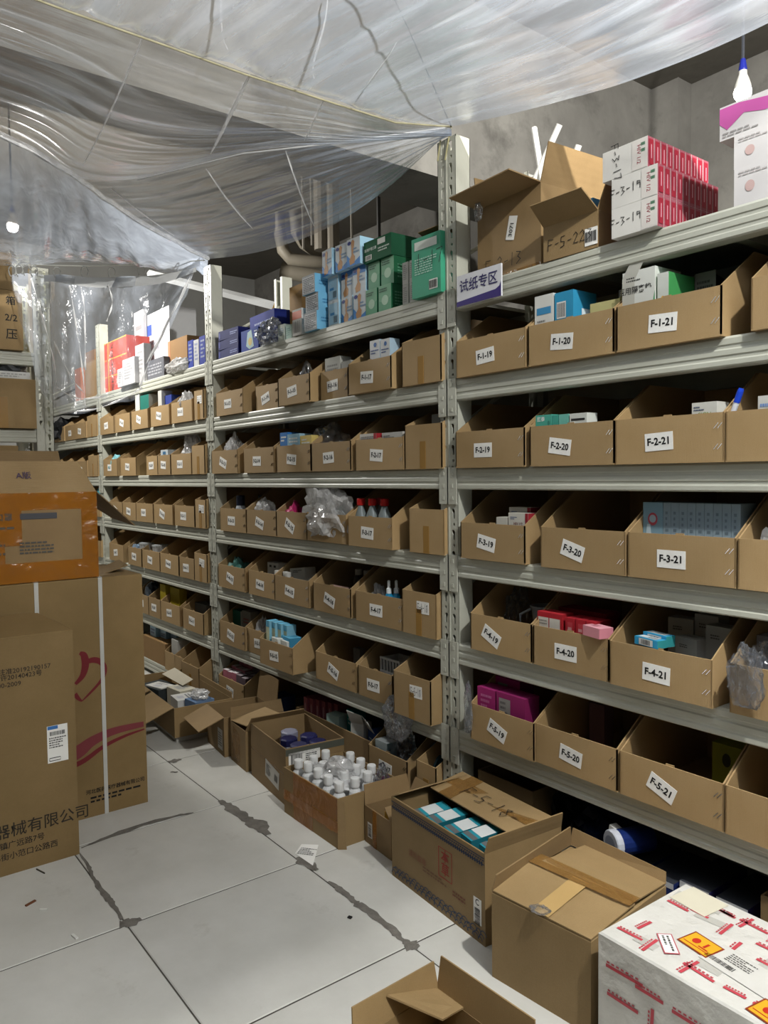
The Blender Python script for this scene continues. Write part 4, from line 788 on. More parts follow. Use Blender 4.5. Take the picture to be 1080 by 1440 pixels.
# ------------------------------------------------------------------ bottom shelf, middle and third bays
z6 = LV[6]
make_bin('F-6-13', -1.975, -1.66, 6, -.02, text='F-6-13', lab=.12, desc='brown cardboard bin with paper label F-6-13 full of pink and white tubes')
GT = 'pink and white tubes in bin F-6-13'
for i in range(5):
    for j in range(4):
        pbox('slim_tube_box', 'slim pink box with a white end heaped in bin F-6-13', 'box', (-1.93 + i * .055 + .006 * (j % 2), .02 + j * .05, z6 + .006), (.045, .042, .15 + .012 * j + random.uniform(-.008, .008)), ['#b06a78', '#8d5a66', '#d6cfd0'] if i < 3 else ['#6a5a62', '#4a4048', '#9a9094'], rz=.1, group=GT)
for q, (a, b, y, c) in enumerate([(364, 380, 980, '#2a4a80'), (381, 396, 975, '#1c2c58'), (358, 372, 968, '#5f5a58')]):
    pxbox('medicine_box', ['mid blue box behind the torn upright flap on the bottom shelf', 'navy box behind the torn upright flap on the bottom shelf', 'dull brown box behind the blue boxes on the bottom shelf'][q], 'box', a, b, y, z6, .05 + .1 * (q == 2), .08, c, [('f', 'lines', .2, .6, .8, .85, '#8a93b0', 3)])
c6 = carton('open_carton', 'long low brown carton of pink and teal boxes on the bottom shelf', 'carton', (-.86, .05, z6 - .0), .66, .30, .115, -.02, CBD)
c6.location.y = .165
for i in range(6): pbox('medicine_box', 'rose pink box in the row in the long low carton', 'box', (-1.13 + i * .038, .10 + .01 * i, z6 + .006), (.035, .12, .165), ['#a85f68', '#8d4a54', '#9a4f5a'], [('f', 'oval', .25, .45, .75, .85, '#c99aa0')], rz=-.1, group='rose pink boxes in the long carton')
for q, (x, y, w, h, c, l) in enumerate([(-.89, .06, .08, .14, '#9fb8b0', 'pale teal box leaning in the long low carton'), (-.795, .10, .07, .175, '#17827f', 'bright teal box in the long low carton'), (-.70, .06, .07, .15, '#c9cac6', 'white open lid box in the long low carton'), (-.60, .075, .08, .135, '#2a4a88', 'blue box with white lid in the long low carton')]):
    o = pbox('medicine_box', l, 'box', (x, y, z6 + .006), (w, .06, h), c, [('f', 'lines', .2, .6, .8, .8, '#c9d6d4', 2)], rz=(.2, -.15, .3, -.3)[q])
    if q in (2, 3): MB().slab([(-w / 2, -.03, h), (w / 2, -.03, h), (w / 2 + .01, -.06, h + .05), (-w / 2, -.06, h + .06)], .002).build('flap', pm('#d2d3cf', .6), o)
make_bin('F-6-17', -.525, -.27, 6, -.03, text='F-6-17', lab=.05, desc='brown cardboard bin with paper label F-6-17 behind the bottle carton')
bag('plastic_bag', 'clear bag of small bottles in bin F-6-17', 'bag', (-.41, .05, z6 + .006), (.10, .06, .2), 61, BAG); bag('plastic_bag', 'clear bag draped from the shelf beam above bin F-6-17', 'bag', (-.33, -.03, .30), (.09, .022, .16), 62, BAG)
pbox('medicine_box', 'white flat pack in bin F-6-17 near the bottles', 'box', (-.47, .02, z6 + .006), (.08, .05, .14), ['#b9c8cc', '#8fb0b8', '#c5ced0'])
bag('pouch', 'dark teal pouch in the gap beside bin F-6-17', 'pouch', (-.235, .10, z6 + .002), (.05, .06, .17), 63, pm('#1d4a55', .4))
make_bin('F-6-18', -.215, -.10, 6, -.03, hf=.15, hb=.22, tape=True, desc='narrow brown bin at floor level against the steel post behind the small carton')
pbox('carton', 'brown carton of pale blue boxes on the bottom shelf of the third bay', 'carton', (-3.03, .10, z6), (.42, .2, .15), ['#8f7048', '#876944', '#8f7048'])
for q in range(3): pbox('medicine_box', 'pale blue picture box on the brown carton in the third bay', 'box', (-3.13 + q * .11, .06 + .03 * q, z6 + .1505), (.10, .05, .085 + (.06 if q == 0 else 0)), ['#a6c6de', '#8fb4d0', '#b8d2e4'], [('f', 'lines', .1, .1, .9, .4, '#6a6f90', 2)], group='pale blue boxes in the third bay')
for q, (x0, x1, hf) in enumerate([(-2.78, -2.56, .12), (-2.54, -2.38, .14), (-2.36, -2.105, .14)]):
    make_bin('low%d' % q, x0, x1, 6, -.02 - .03 * q, hf=hf, hb=.24, near=q < 1, tape=q == 2, desc=['brown bin with white booklets on the bottom shelf of the third bay', 'narrow brown bin between the book bin and the taped bin, bottom shelf', 'brown taped bin on the bottom shelf against the second post'][q])
pbox('booklet_stack', 'white booklet pack standing in the bottom shelf bin', 'booklet', (-2.66, .06, z6 + .006), (.10, .12, .2), ['#a9a8a2', '#b5b4ae', '#b0afa8'])
# ------------------------------------------------------------------ bottom shelf, near bay: blue packs in the dark
for q, (x, y, w, d, h, c) in enumerate([(.70, .03, .09, .2, .10, '#16306e'), (.80, .03, .09, .2, .10, '#1b2c66'), (.90, .04, .085, .2, .115, '#241f56'), (1.0, .05, .085, .2, .11, '#241f56')]):
    pbox('boxed_pack', ['navy pack with a silver top edge on the bottom shelf', 'blue pack with printed panel on the bottom shelf', 'white-topped violet pack with a cream spot on the bottom shelf', 'white-topped violet pack at the end of the bottom shelf row'][q], 'pack', (x, y + d / 2 - .02, z6), (w, d, h), [c, c, '#2d3036'],
         [('f', 'rect', 0, .84, 1, 1, '#c9cacc'), ('f', 'poly', .0, 0, .8, .8, '#b9bac0', [(0, 0), (.6, 0), (.25, 1), (0, .8)]), ('f', 'oval', .05, .45, .35, .75, '#b89a72'), ('f', 'text', .25, .1, .8, .3, '#3a3d60', 'PRO')])
bag('pouch', 'dark blue foil packs heaped at the back of the bottom shelf', 'pouch', (.52, .17, z6), (.095, .12, .17), 64, pm('#131c33', .25), rough=.5); bag('pouch', 'black plastic wrapped bundle beside the blue foil packs', 'pouch', (.36, .22, z6), (.05, .12, .2), 65, pm('#0f1114', .3), rough=.5)
p = onY(905, 1185, .06)
t = thing('canister', 'white lidded blue canister tipped on its side over the packs', 'canister', (.71, .10, z6 + .155), -.35)
R_ = Matrix.Rotation(math.pi / 2, 4, 'X')
MB().lathe([(.036, 0), (.038, .004), (.038, .11), (.036, .112)], 18, mat=R_).build('can_body', pm('#182a62', .3), t); MB().lathe([(.040, .112), (.040, .13), (.037, .133)], 18, mat=R_).build('lid', pm('#b9bcc4', .35), t)
decal(t, 'print', pm('#7d828f', .5), oval2d(.05, .05), (0, -.134, 0))
pbox('white_card_box', 'white card box leaning against the tipped canister', 'box', (.645, .02, z6 + .10), (.05, .025, .085), ['#c4c2bb', '#aeaca6', '#cfcdc7'], [('f', 'lines', .25, .4, .75, .7, '#9a9894', 3)], ry=.2, rz=-.2)
pbox('medicine_box', 'dark printed box under the white card box on the bottom shelf', 'box', (.62, .05, z6), (.085, .14, .099), ['#55483e', '#3f362f', '#4a4038'], [('f', 'lines', .1, .3, .9, .8, '#8a8078', 4)])
bx = carton('open_carton', 'brown carton under the shelf at the end of the blue packs', 'carton', (1.28, .20, z6), .40, .36, .17, 0, CBD)
bx = carton('open_carton', 'brown carton standing behind the taped carton on the bottom shelf', 'carton', (.17, .2, z6), .26, .3, .17, 0, CBD)
# ------------------------------------------------------------------ cartons along the aisle floor
d_ = carton('open_carton', 'blue-bordered brown carton with a red seal and flap marked F-5-18 on the floor', 'carton', (.275, -.205, 0), .475, .30, .268, -.075, CBX, [('r', .05, 15), ('l', .04, -60)])
MB().slab([(-.215, -.01, .275), (.23, .0, .262), (.236, .15, .285), (-.236, .15, .285)], .004).build('top_flap', CBX, d_)
MB().slab([(-.16, -.012, .2765), (-.10, -.01, .2755), (-.12, .148, .287), (-.18, .148, .287)], .0008).build('tape', TAPE_T, d_); MB().slab([(-.21, .055, .2805), (.23, .06, .2755), (.23, .11, .2795), (-.21, .105, .284)], .0006).build('tape', TAPE_T, d_)
decal(d_, 'handwriting', INK, hand2d('F-5-18-', .05, .06), (.02, .06, .2815), (1, 0, -.02), (0, 1, .09))
sq = []
for q in range(46): sq += [shift(rect2d(.006, .012), -.225 + q * .01, .0), shift(rect2d(.007, .004), -.22 + q * .01, .011)]
decal(d_, 'border_print', pm('#2c3a52', .7), join2d(rect2d(.47, .003), shift(rect2d(.47, .003), 0, .018), *sq), (0, -.150, .236))
decal(d_, 'red_seal', pm('#9c4238', .7), join2d(ribbon2d([(-.032, -.045), (.032, -.045), (.032, .045), (-.032, .045), (-.032, -.045)], .004), shift(text2d('本', .042), 0, .02), shift(text2d('草', .042), 0, -.02)), (.055, -.150, .160))
decal(d_, 'small_print', pm('#7a5a44', .7), lines2d(.12, .02, 2, 5), (.0, -.150, .10)); decal(d_, 'lettering', pm('#8a6048', .7), text2d('清热解毒', .024), (-.09, -.150, .12)); decal(d_, 'small_print', pm('#7a4a3c', .7), lines2d(.10, .02, 2, 9), (.14, -.15, .09))
rg = random.Random(5); wv = []
for row in range(3):
    for q in range(22):
        r0 = rg.uniform(.008, .016); wv.append(ribbon2d([(-.225 + q * .021 + row * .007 + r0 * math.cos(t_), .006 + row * .010 + r0 * math.sin(t_)) for t_ in [k * math.pi / 6 for k in range(7)]], .0028))
decal(d_, 'wave_print', pm('#3d4c63', .7), join2d(*wv), (0, -.150, .004))
decal(d_, 'barcode', PAPER, rect2d(.035, .075), (.205, -.15, .09)); decal(d_, 'barcode', INK, shift(bars2d(.05, .024, 12), 0, 0, 1.57), (.205, -.151, .075)); decal(d_, 'lettering', INK, text2d('C', .025), (.205, -.151, .115))
GP = 'teal and white pouches in the carton'
for q in range(5):
    o = pbox('flat_pouch', 'teal pouch with a white band lying in the blue-bordered carton', 'pouch', (.11 + q * .075, -.255 + .004 * q, .006), (.05, .13, .232 + .006 * (q % 2)), ['#1a7d8c', '#156b78', '#1d8796'], [('t', 'rect', .0, .3, 1, .75, '#c9cdcc'), ('t', 'rect', 0, .05, 1, .2, '#5d5f60')], rz=-.075, group=GP, ry=.12)
b_ = carton('taped_carton', 'taped-up brown carton with folded uneven top flaps between bordered carton and parcel', 'carton', (.735, -.255, 0), .30, .36, .232, .09, CBX, closed=True)
MB().slab([(-.15, -.18, .236), (.15, -.18, .236), (.15, .02, .244), (-.15, .0, .262)], .004).build('top_flap', CBX, b_)
MB().slab([(-.12, .0, .262), (.15, .02, .25), (.15, .18, .238), (-.10, .18, .252)], .004).build('top_flap', CBX, b_)
MB().slab([(-.15, .18, .236), (-.15, -.18, .236), (-.145, -.17, .275), (-.145, .17, .295)], .004).build('side_flap', CBD, b_); MB().slab([(.15, .18, .236), (-.15, .18, .236), (-.145, .19, .285), (.145, .19, .262)], .004).build('back_flap', CBD, b_)
MB().slab([(-.152, -.03, .2632), (.152, -.01, .2505), (.152, .04, .2515), (-.152, .03, .262)], .0005).build('tape', TAPE_T, b_); MB().slab([(-.02, -.181, .238), (.03, -.181, .2385), (.03, .0, .255), (-.02, .0, .257)], .0005).build('tape', TAPE_L, b_)
bag('tape_end', None, None, (.0, -.175, .238), (.03, .02, .012), 4, BAG, parent=b_)
c_ = carton('open_carton', 'empty open brown carton with upright flaps at the aisle edge', 'carton', (.80, -.80, 0), .30, .26, .085, .04, CBX, [('l', .07, 8), ('b', .085, 6), ('r', .1, 70)])
MB().slab([(-.15, -.03, .14), (-.15, .13, .087), (-.06, .13, .087), (-.05, .05, .10)], .004).build('corner_flap', CBX, c_)
PARCEL = surface('white_parcel_film', [(.3, '#bfbdb6'), (.7, '#cdcbc4')], 6.0, .28, .5, 9, dist=.03)
# --- parcel wrapped in white and red tape
pc = carton('wrapped_parcel', 'large parcel wrapped in white film with red printed tape and stickers', 'parcel', (1.30, -.275, 0), .72, .345, .28, -.02, PARCEL, closed=True)
rg = random.Random(12); RED = pm('#bb4650', .4)
W_, D_, H_ = .72, .345, .28
def redmark(L, seed, dark=False):
    s = [ribbon2d([(-L / 2, 0), (L / 2, 0)], .008)] + [shift(rect2d(L * .08, .004), -L / 2 + L * .13 * (k + .5), .0085) for k in range(7)]; return join2d(*s)
CUT = []
for q in range(50):
    a, b = (q % 10) * .07 - .32 + rg.uniform(-.03, .03), (q // 6) * .07 - .14 + rg.uniform(-.015, .015)
    if abs(a + .20) < .06 and abs(b + .03) < .045: continue
    a = max(-.31, min(.31, a)); b = max(-.125, min(.125, b))
    decal(pc, 'red_print', RED, redmark(rg.uniform(.045, .075), q), (a, b, H_), (1, 0, 0), (0, 1, 0), rg.choice((0, .05, -.08, -.05, 1.5, 1.62)), .0015)
for q in range(22):
    a, b = (q % 8) * .088 - .30 + rg.uniform(-.02, .02), (q // 8) * .08 + .055 + rg.uniform(-.015, .015)
    decal(pc, 'red_print', RED, redmark(rg.uniform(.06, .1), q), (a, -D_ / 2, b), (1, 0, 0), (0, 0, 1), rg.choice((-.04, .03, .0, 1.52)), .0015)
for q in range(12):
    decal(pc, 'film_patch', pm('#b5b3ab', .3), rect2d(rg.uniform(.05, .09), rg.uniform(.025, .04)), (rg.uniform(-.32, .3), rg.uniform(-.14, .14), H_), (1, 0, 0), (0, 1, 0), rg.choice((0, .1, 1.5)), .0008 + q * .00004)
decal(pc, 'masking_patch', pm('#cfc9b4', .6), rect2d(.10, .09), (-.29, .12, H_), (1, 0, 0), (0, 1, 0), -.1, .0018)
for (sx, sy) in ((-.19, -.035), (.02, -.13)):
    decal(pc, 'sticker', pm('#8a3a22', .4), rect2d(.078, .062), (sx, sy, H_), (1, 0, 0), (0, 1, 0), -.15, .0022); decal(pc, 'sticker', pm('#d9a52a', .4), rect2d(.07, .054), (sx, sy, H_), (1, 0, 0), (0, 1, 0), -.15, .0026)
    decal(pc, 'sticker_mark', pm('#b93022', .4), oval2d(.018, .022), (sx - .012, sy + .004, H_), (1, 0, 0), (0, 1, 0), -.15, .003); decal(pc, 'sticker_mark', pm('#b93022', .4), join2d(shift(rect2d(.006, .02), .012, .004), shift(rect2d(.024, .004), .014, -.010), shift(rect2d(.064, .0025), 0, -.017)), (sx, sy, H_), (1, 0, 0), (0, 1, 0), -.15, .003)
decal(pc, 'address_sticker', pm('#b05a62', .4), rect2d(.075, .034), (-.235, -.09, H_), (1, 0, 0), (0, 1, 0), -.75, .0022); decal(pc, 'address_sticker', PAPER, rect2d(.068, .028), (-.235, -.09, H_), (1, 0, 0), (0, 1, 0), -.75, .0026); decal(pc, 'small_print', INKG, lines2d(.058, .02, 2, 3), (-.235, -.09, H_), (1, 0, 0), (0, 1, 0), -.75, .003)
decal(pc, 'waybill', pm('#cbc9c2', .5), rect2d(.16, .085), (-.085, -.045, H_), (1, 0, 0), (0, 1, 0), -.12, .002); decal(pc, 'barcode', INK, bars2d(.07, .014, 22), (-.13, -.06, H_), (1, 0, 0), (0, 1, 0), -.12, .0026); decal(pc, 'small_print', INKG, lines2d(.06, .035, 5, 8), (-.10, -.03, H_), (1, 0, 0), (0, 1, 0), -.12, .0026); decal(pc, 'lettering', INK, text2d('晓87-1', .026), (-.02, -.0, H_), (1, 0, 0), (0, 1, 0), -.35, .0026)
# --- small carton with amber tape
e_ = carton('open_carton', 'small narrow brown carton with a white barcode sticker next to bottle carton', 'carton', (-.128, -.175, 0), .175, .20, .135, -.08, CBB, [('l', .07, 12), ('r', .06, -55), ('b', .06, 25)])
decal(e_, 'barcode', PAPER, rect2d(.03, .055), (-.05, -.1005, .055)); decal(e_, 'barcode', INK, shift(bars2d(.045, .022, 10), 0, 0, 1.57), (-.05, -.1015, .055)); MB().box(-.03, -.008, -.1012, -.1, .0, .135).build('tape', TAPE_O, e_)
pbox('medicine_box', 'amber yellow box inside the small narrow carton', 'box', (-.125, -.17, .006), (.10, .09, .105), ['#b98a2a', '#a87c22', '#c2963a'], rz=-.1)
# --- bottle carton
f_ = carton('open_carton', 'amber-taped brown carton packed with white bottles on the floor', 'carton', (-.425, -.235, 0), .39, .285, .182, -.01, CBX, [])
MB().box(-.12, .02, -.1435, -.1425, .0, .182).build('tape', TAPE_O, f_); MB().box(-.196, .197, -.144, -.1428, .055, .095).build('tape', TAPE_O, f_); MB().box(.02, .197, -.1438, -.1425, .1, .182).build('tape', TAPE_O, f_)
MB().slab([(.196, -.145, 0), (.215, -.12, 0), (.212, -.125, .17), (.196, -.145, .185)], .004).build('torn_edge', CBD, f_)
GBO = 'white bottles in the amber-taped carton'
bp = lambda o, h=1.0: [('bottle_body', [(.024, 0), (.026, .004), (.026, .125 * h), (.022, .14 * h), (.0145, .148 * h), (.0145, .155 * h)], pm('#d4d6d6', .35)), ('cap', [(.017, .153 * h), (.0175, .155 * h), (.0175, .178 * h), (.016, .181 * h)], pm('#dedfde', .35))]
for i in range(5):
    for j in range(4):
        if (i + j) % 4 == 3 and j: continue
        lathe_thing('white_bottle', 'white plastic bottle with a ribbed white cap in the amber-taped carton', 'bottle', (-.575 + i * .072 + .01 * (j % 2), -.335 + j * .064, .006), bp(0, 1.16 + .06 * ((i * 3 + j) % 4) / 3), GBO)
bag('plastic_bag', 'clear bubble bag over the white bottles in the amber-taped carton', 'bag', (-.42, -.255, .15), (.12, .075, .085), 71, BAGW, rough=.4)
t = bag('zip_bag', 'pink patterned zip bag beside the white bottles', 'bag', (-.265, -.15, .05), (.05, .02, .19), 72, BAG); bag('pouch', 'magenta item inside the pink zip bag', 'pouch', (-.265, -.15, .08), (.022, .012, .12), 73, pm('#b03a8c', .4))
# --- jar carton, two stacked
g_ = carton('open_carton', 'brown carton of dark-lidded jars with torn white labels beside the bottle carton', 'carton', (-.838, -.19, .0), .395, .265, .235, -.12, CBD, [])
decal(g_, 'shipping_label', PAPER, rect2d(.14, .06), (.1975, -.05, .185), (0, 1, 0), (0, 0, 1)); decal(g_, 'barcode', INK, join2d(shift(bars2d(.05, .045, 14), -.035, 0), shift(lines2d(.05, .04, 5, 4), .03, 0)), (.1985, -.05, .185), (0, 1, 0), (0, 0, 1)); MB().box(.1975, .1987, -.132, .132, .205, .232).build('tape', pm('#4f5148', .4), g_)
decal(g_, 'shipping_label', pm('#c4c2bb', .6), rect2d(.15, .075), (.05, -.1325, .085), rot=-.12); decal(g_, 'barcode', INKG, join2d(shift(lines2d(.05, .05, 6, 2), -.04, 0), shift(bars2d(.035, .03, 8), .045, 0)), (.05, -.1335, .085), rot=-.12); MB().box(-.197, .197, -.1335, -.1325, .125, .13).build('tape', TAPE_T, g_)
for q, (x, y, c) in enumerate([(-.93, -.17, '#8d8ea0'), (-.85, -.22, '#23244a'), (-.83, -.13, '#2a2b55'), (-.74, -.14, '#2a2b55'), (-.755, -.225, '#3a3b5c')]):
    t = lathe_thing('jar', 'jar with a dark navy faceted lid in the brown carton' if q else 'clear-lidded jar in the brown carton', 'jar', (x, y, .006), [('jar_body', [(.036, 0), (.038, .004), (.038, .165), (.034, .17)], pm('#6f7078', .25)), ('lid', [(.038, .17), (.039, .172), (.039, .195), (.032, .20)], pm(c, .25))], 'navy-lidded jars in the brown carton' if q else None, n=8)
h2 = carton('open_carton', 'brown carton with a pale torn flap beside the jar carton', 'carton', (-1.172, -.16, 0), .19, .27, .185, -.10, CBD, [('r', .10, 40), ('l', .06, 15)])
MB().slab([(-.09, -.135, .19), (.10, -.135, .215), (.13, .05, .235), (-.07, .03, .23)], .004).build('top_flap', CBX, h2); MB().slab([(-.095, -.136, .02), (.02, -.136, .02), (.02, -.136, .15), (-.06, -.136, .17)], .0006).build('tape', TAPE_T, h2)
h1 = carton('open_carton', 'brown carton with a light flap folded over its front and clear bags inside', 'carton', (-1.435, -.15, 0), .26, .27, .19, -.12, CBD, [('f', .13, 112), ('b', .14, 8)])
decal(h1, 'shipping_label', pm('#c0beb6', .6), rect2d(.07, .10), (.075, -.1355, .075)); decal(h1, 'barcode', INKG, lines2d(.05, .07, 6, 7), (.075, -.1365, .075))
bag('plastic_bag', 'grey clear bag inside the carton with the folded light flap', 'bag', (-1.40, -.12, .006), (.10, .09, .18), 74, BAGW)
bag('plastic_bag', 'shiny clear bag behind the grey bag in the folded-flap carton', 'bag', (-1.33, -.05, .006), (.05, .05, .21), 75, BAG)
i_ = carton('open_carton', 'wide low carton of papers and leaflets with front flaps hanging over the floor', 'carton', (-2.02, -.235, .03), .76, .31, .15, -.06, CBX, [('b', .03, 0)])
MB().box(-.36, .36, -.14, .14, -.03, 0).build('base_board', pm('#b9b8b2', .6), i_)
MB().slab([(.02, -.155, .15), (.37, -.155, .15), (.33, -.385, .045), (.04, -.395, .055)], .004).build('flap', CBX, i_); MB().slab([(-.37, -.155, .15), (-.02, -.155, .15), (-.05, -.30, .085), (-.35, -.30, .09)], .004).build('flap', CBX, i_)
MB().slab([(-.30, .0, .16), (.0, .02, .155), (.0, .08, .18), (-.28, .07, .19)], .003).build('inner_flap', pm('#b5ae9c', .6), i_)
for q, (x, y, w, d, c, rz, l) in enumerate([(-2.22, -.27, .2, .14, '#2d3335', .2, 'dark printed leaflet pile in the wide low carton'), (-2.19, -.28, .14, .09, '#cfcfca', .3, 'white leaflet on the dark pile in the wide low carton'), (-1.865, -.27, .13, .11, '#d2d2ce', -.1, 'white sheet with a printed form in the wide low carton'), (-2.02, -.22, .15, .10, '#c4bfae', .1, 'cream paper bundle in the wide low carton'), (-1.735, -.24, .11, .11, '#6a85a8', .1, 'blue printed pad in the wide low carton')]):
    pbox('leaflet_stack', l, 'papers', (x, y, .036 if q != 1 else .157), (w, d, .12 + .006 * q if q != 1 else .006), [c, c, c], [('t', 'lines', .2, .55, .8, .85, '#777a80', 2), ('t', 'rect', .35, .15, .7, .45, '#b9bac0')] if q in (1, 2) else [('t', 'lines', .2, .2, .8, .8, '#9aa0a8', 4)], rz=rz)
bag('plastic_bag', 'white lumpy bag at the end of the wide low carton', 'bag', (-1.74, -.235, .181), (.07, .05, .045), 76, BAGW)
# ================================================================== left side: end rack and big cartons
lr = thing('shelving_rack', 'grey steel rack closing the aisle end with its perforated post', 'shelving', (-2.60, -.70, 0), math.pi / 2)
link('post', POST, lr, (0, 0, 0)); link('post', POST, lr, (0 - PW, .5, 0), (0, 0, math.pi)); link('post', POST, lr, (-1.6, 0, 0))
for z in (2.04, 1.615, 1.2, .7):
    b = link('beam', beam_mesh(1.505), lr, (-1.6, 0, z)); link('connector', PL_L, b, (1.505 + .0465, 0, 0))
    MB().box(-1.59, -PW, .006, .5, z - .014, z - .001).build('shelf_board', RACKD, lr)
def lcart(label, y0, y1, z, h, x=-2.56, d=.35, mat=CBX, txt=None, tape=True):
    o = carton('carton', label, 'carton', (x - d / 2, (y0 + y1) / 2, z), d, y1 - y0, h, 0, mat, closed=True)
    if tape: MB().box(d / 2, d / 2 + .001, -.03, .03, .0, h * .62).build('tape', TAPE_B, o)
    for s, sz, dy, dz in (txt or []): decal(o, 'lettering', INK, text2d(s, sz), (d / 2, dy, dz), (0, 1, 0), (0, 0, 1))
    return o
lcart('brown carton with black lettering on the top shelf of the end rack', -1.45, -.855, 2.041, .32, txt=[('压', .06, .24, .08), ('箱', .05, .24, .26), ('2/2', .05, .24, .17)], tape=False)
lcart('second brown carton on top of the lettered carton of end rack', -1.5, -.90, 2.362, .2, d=.33)
lcart('closed brown carton with centre tape on the middle shelf of the end rack', -1.15, -.80, 1.616, .27)
pbox('folder', 'white paper pad on the taped carton of the end rack', 'paper', (-2.70, -.93, 1.887), (.22, .22, .04), ['#c4c5c3', '#c9cac8', '#bcbdbb'], [('r', 'lines', .1, .2, .9, .8, '#9a9b9a', 2)]); bag('folder_bag', 'grey and black folded bag on the white pad of the end rack', 'bag', (-2.72, -.90, 1.928), (.12, .09, .075), 81, pm('#5a5d60', .5))
lcart('lower brown carton on the end rack above the brown flap', -1.2, -.90, 1.201, .32); bag('plastic_bag', 'white plastic bag hanging beside the lower carton of the end rack', 'bag', (-2.62, -.84, 1.201), (.06, .045, .30), 82, BAGW)
# --- big strapped carton
bg = carton('strapped_carton', 'big brown carton with a red heart print and white straps standing in the aisle', 'carton', (-1.06 - .24, -1.15, 0), .48, .765, .945, 0, CBL, closed=True)
F = (.24, 0, 0)
for y in (.215, -.02): MB().box(.2405, .2425, y - .0075, y + .0075, 0, .947).build('strap', pm('#c9c9c4', .4), bg); MB().box(-.24, .2425, y - .0075, y + .0075, .9455, .9475).build('strap', pm('#c9c9c4', .4), bg)
HRT = pm('#74242a', .7)
def smooth(pts, w, n=24):
    V = [Vector((a, b, c)) for (a, b), c in zip(pts, w)]; Q = [cr(V, k / n) for k in range(n + 1)]; return ribbon2d([(p.x, p.y) for p in Q], [p.z for p in Q])
def fx(px, py): q = onX(px, py, -1.06); return (q.y + 1.15, q.z)
hp = [fx(*q) for q in ((112, 918), (118, 922), (120, 935), (116, 950), (106, 962))]; decal(bg, 'heart_print', HRT, smooth(hp, [.012, .026, .028, .022, .012]), (.24, 0, 0), (0, 1, 0), (0, 0, 1))
hp = [fx(*q) for q in ((120, 932), (130, 928), (140, 930), (147, 938), (146, 950), (138, 962), (126, 975), (115, 986))]; decal(bg, 'heart_print', HRT, smooth(hp, [.014, .022, .022, .018, .014, .011, .009, .004]), (.24, 0, 0), (0, 1, 0), (0, 0, 1), eps=.0014)
hp = [fx(*q) for q in ((115, 986), (110, 982), (105, 976))]; decal(bg, 'heart_print', HRT, smooth(hp, [.006, .014, .018]), (.24, 0, 0), (0, 1, 0), (0, 0, 1), eps=.0016)
hp = [fx(*q) for q in ((60, 1075), (105, 1060), (130, 1042), (160, 1028), (202, 1018))]; decal(bg, 'swoosh_print', pm('#7d383d', .7), smooth(hp, [.06, .055, .04, .03, .022]), (.24, 0, 0), (0, 1, 0), (0, 0, 1)); hp = [fx(*q) for q in ((60, 1092), (112, 1073), (145, 1050), (175, 1035), (203, 1025))]; decal(bg, 'swoosh_print', HRT, smooth(hp, [.02, .02, .016, .012, .006]), (.24, 0, 0), (0, 1, 0), (0, 0, 1), eps=.0014)
hp = [fx(*q) for q in ((0, 882), (20, 872), (46, 864))]; decal(bg, 'swoosh_print', HRT, smooth(hp, [.014, .009, .003]), (.24, 0, 0), (0, 1, 0), (0, 0, 1))
q = fx(163, 1105); decal(bg, 'lettering', INK, text2d('河北医药医疗器械有限公司', .0195), (.24, q[0], q[1]), (0, 1, 0), (0, 0, 1)); decal(bg, 'small_print', INK, lines2d(.2, .03, 2, 3), (.24, q[0], q[1] - .032), (0, 1, 0), (0, 0, 1))
MB().slab([(-.02, .27, .9455), (.12, .27, .9455), (.14, .36, .975), (.0, .37, .985)], .003).build('loose_flap', CBX, bg)
# --- amber taped carton on top
oc = carton('taped_carton', 'open carton covered in amber tape on top of the strapped carton', 'carton', (-1.07 - .21, -1.27, .9478), .42, .67, .335, 0, CBB, [('l', .2, 30)])
MB().slab([(.21, -.335, .335), (.21, .335, .335), (.14, .285, .455), (.14, -.335, .455)], .004).build('flap', CB, oc)  # lighter board colour stands in for light caught by the leaning flap
decal(oc, 'lettering', pm('#5a4a60', .7), text2d('A版', .032), (.175, .08, .398), (0, 1, 0), (-.5, 0, .866), eps=.003)
MB().slab([(.20, .335, .335), (-.20, .335, .335), (-.12, .50, .21), (.16, .50, .19)], .004).build('flap', CBB, oc)
T_ = lambda y0, y1, z0, z1, k: MB().box(.2102 + k * .0003, .2106 + k * .0003, y0, y1, z0, z1).build('tape', TAPE_O, oc)
T_(-.335, .335, .27, .335, 0); T_(-.335, .335, 0, .075, 1); T_(.275, .335, .075, .27, 2); T_(-.11, .0, .075, .27, 3); T_(.0, .06, .14, .27, 4); T_(-.15, -.1, .075, .15, 5)
decal(oc, 'lettering', INKG, text2d('医用口罩', .03), (.2115, -.03, .245), (0, 1, 0), (0, 0, 1), eps=.001); decal(oc, 'small_print', INKG, lines2d(.17, .11, 7, 3), (.2115, -.05, .16), (0, 1, 0), (0, 0, 1)); decal(oc, 'header_print', pm('#4a4b50', .6), rect2d(.13, .022), (.2115, .12, .248), (0, 1, 0), (0, 0, 1)); decal(oc, 'small_print', INKG, lines2d(.12, .05, 4, 5), (.2115, .11, .13), (0, 1, 0), (0, 0, 1))
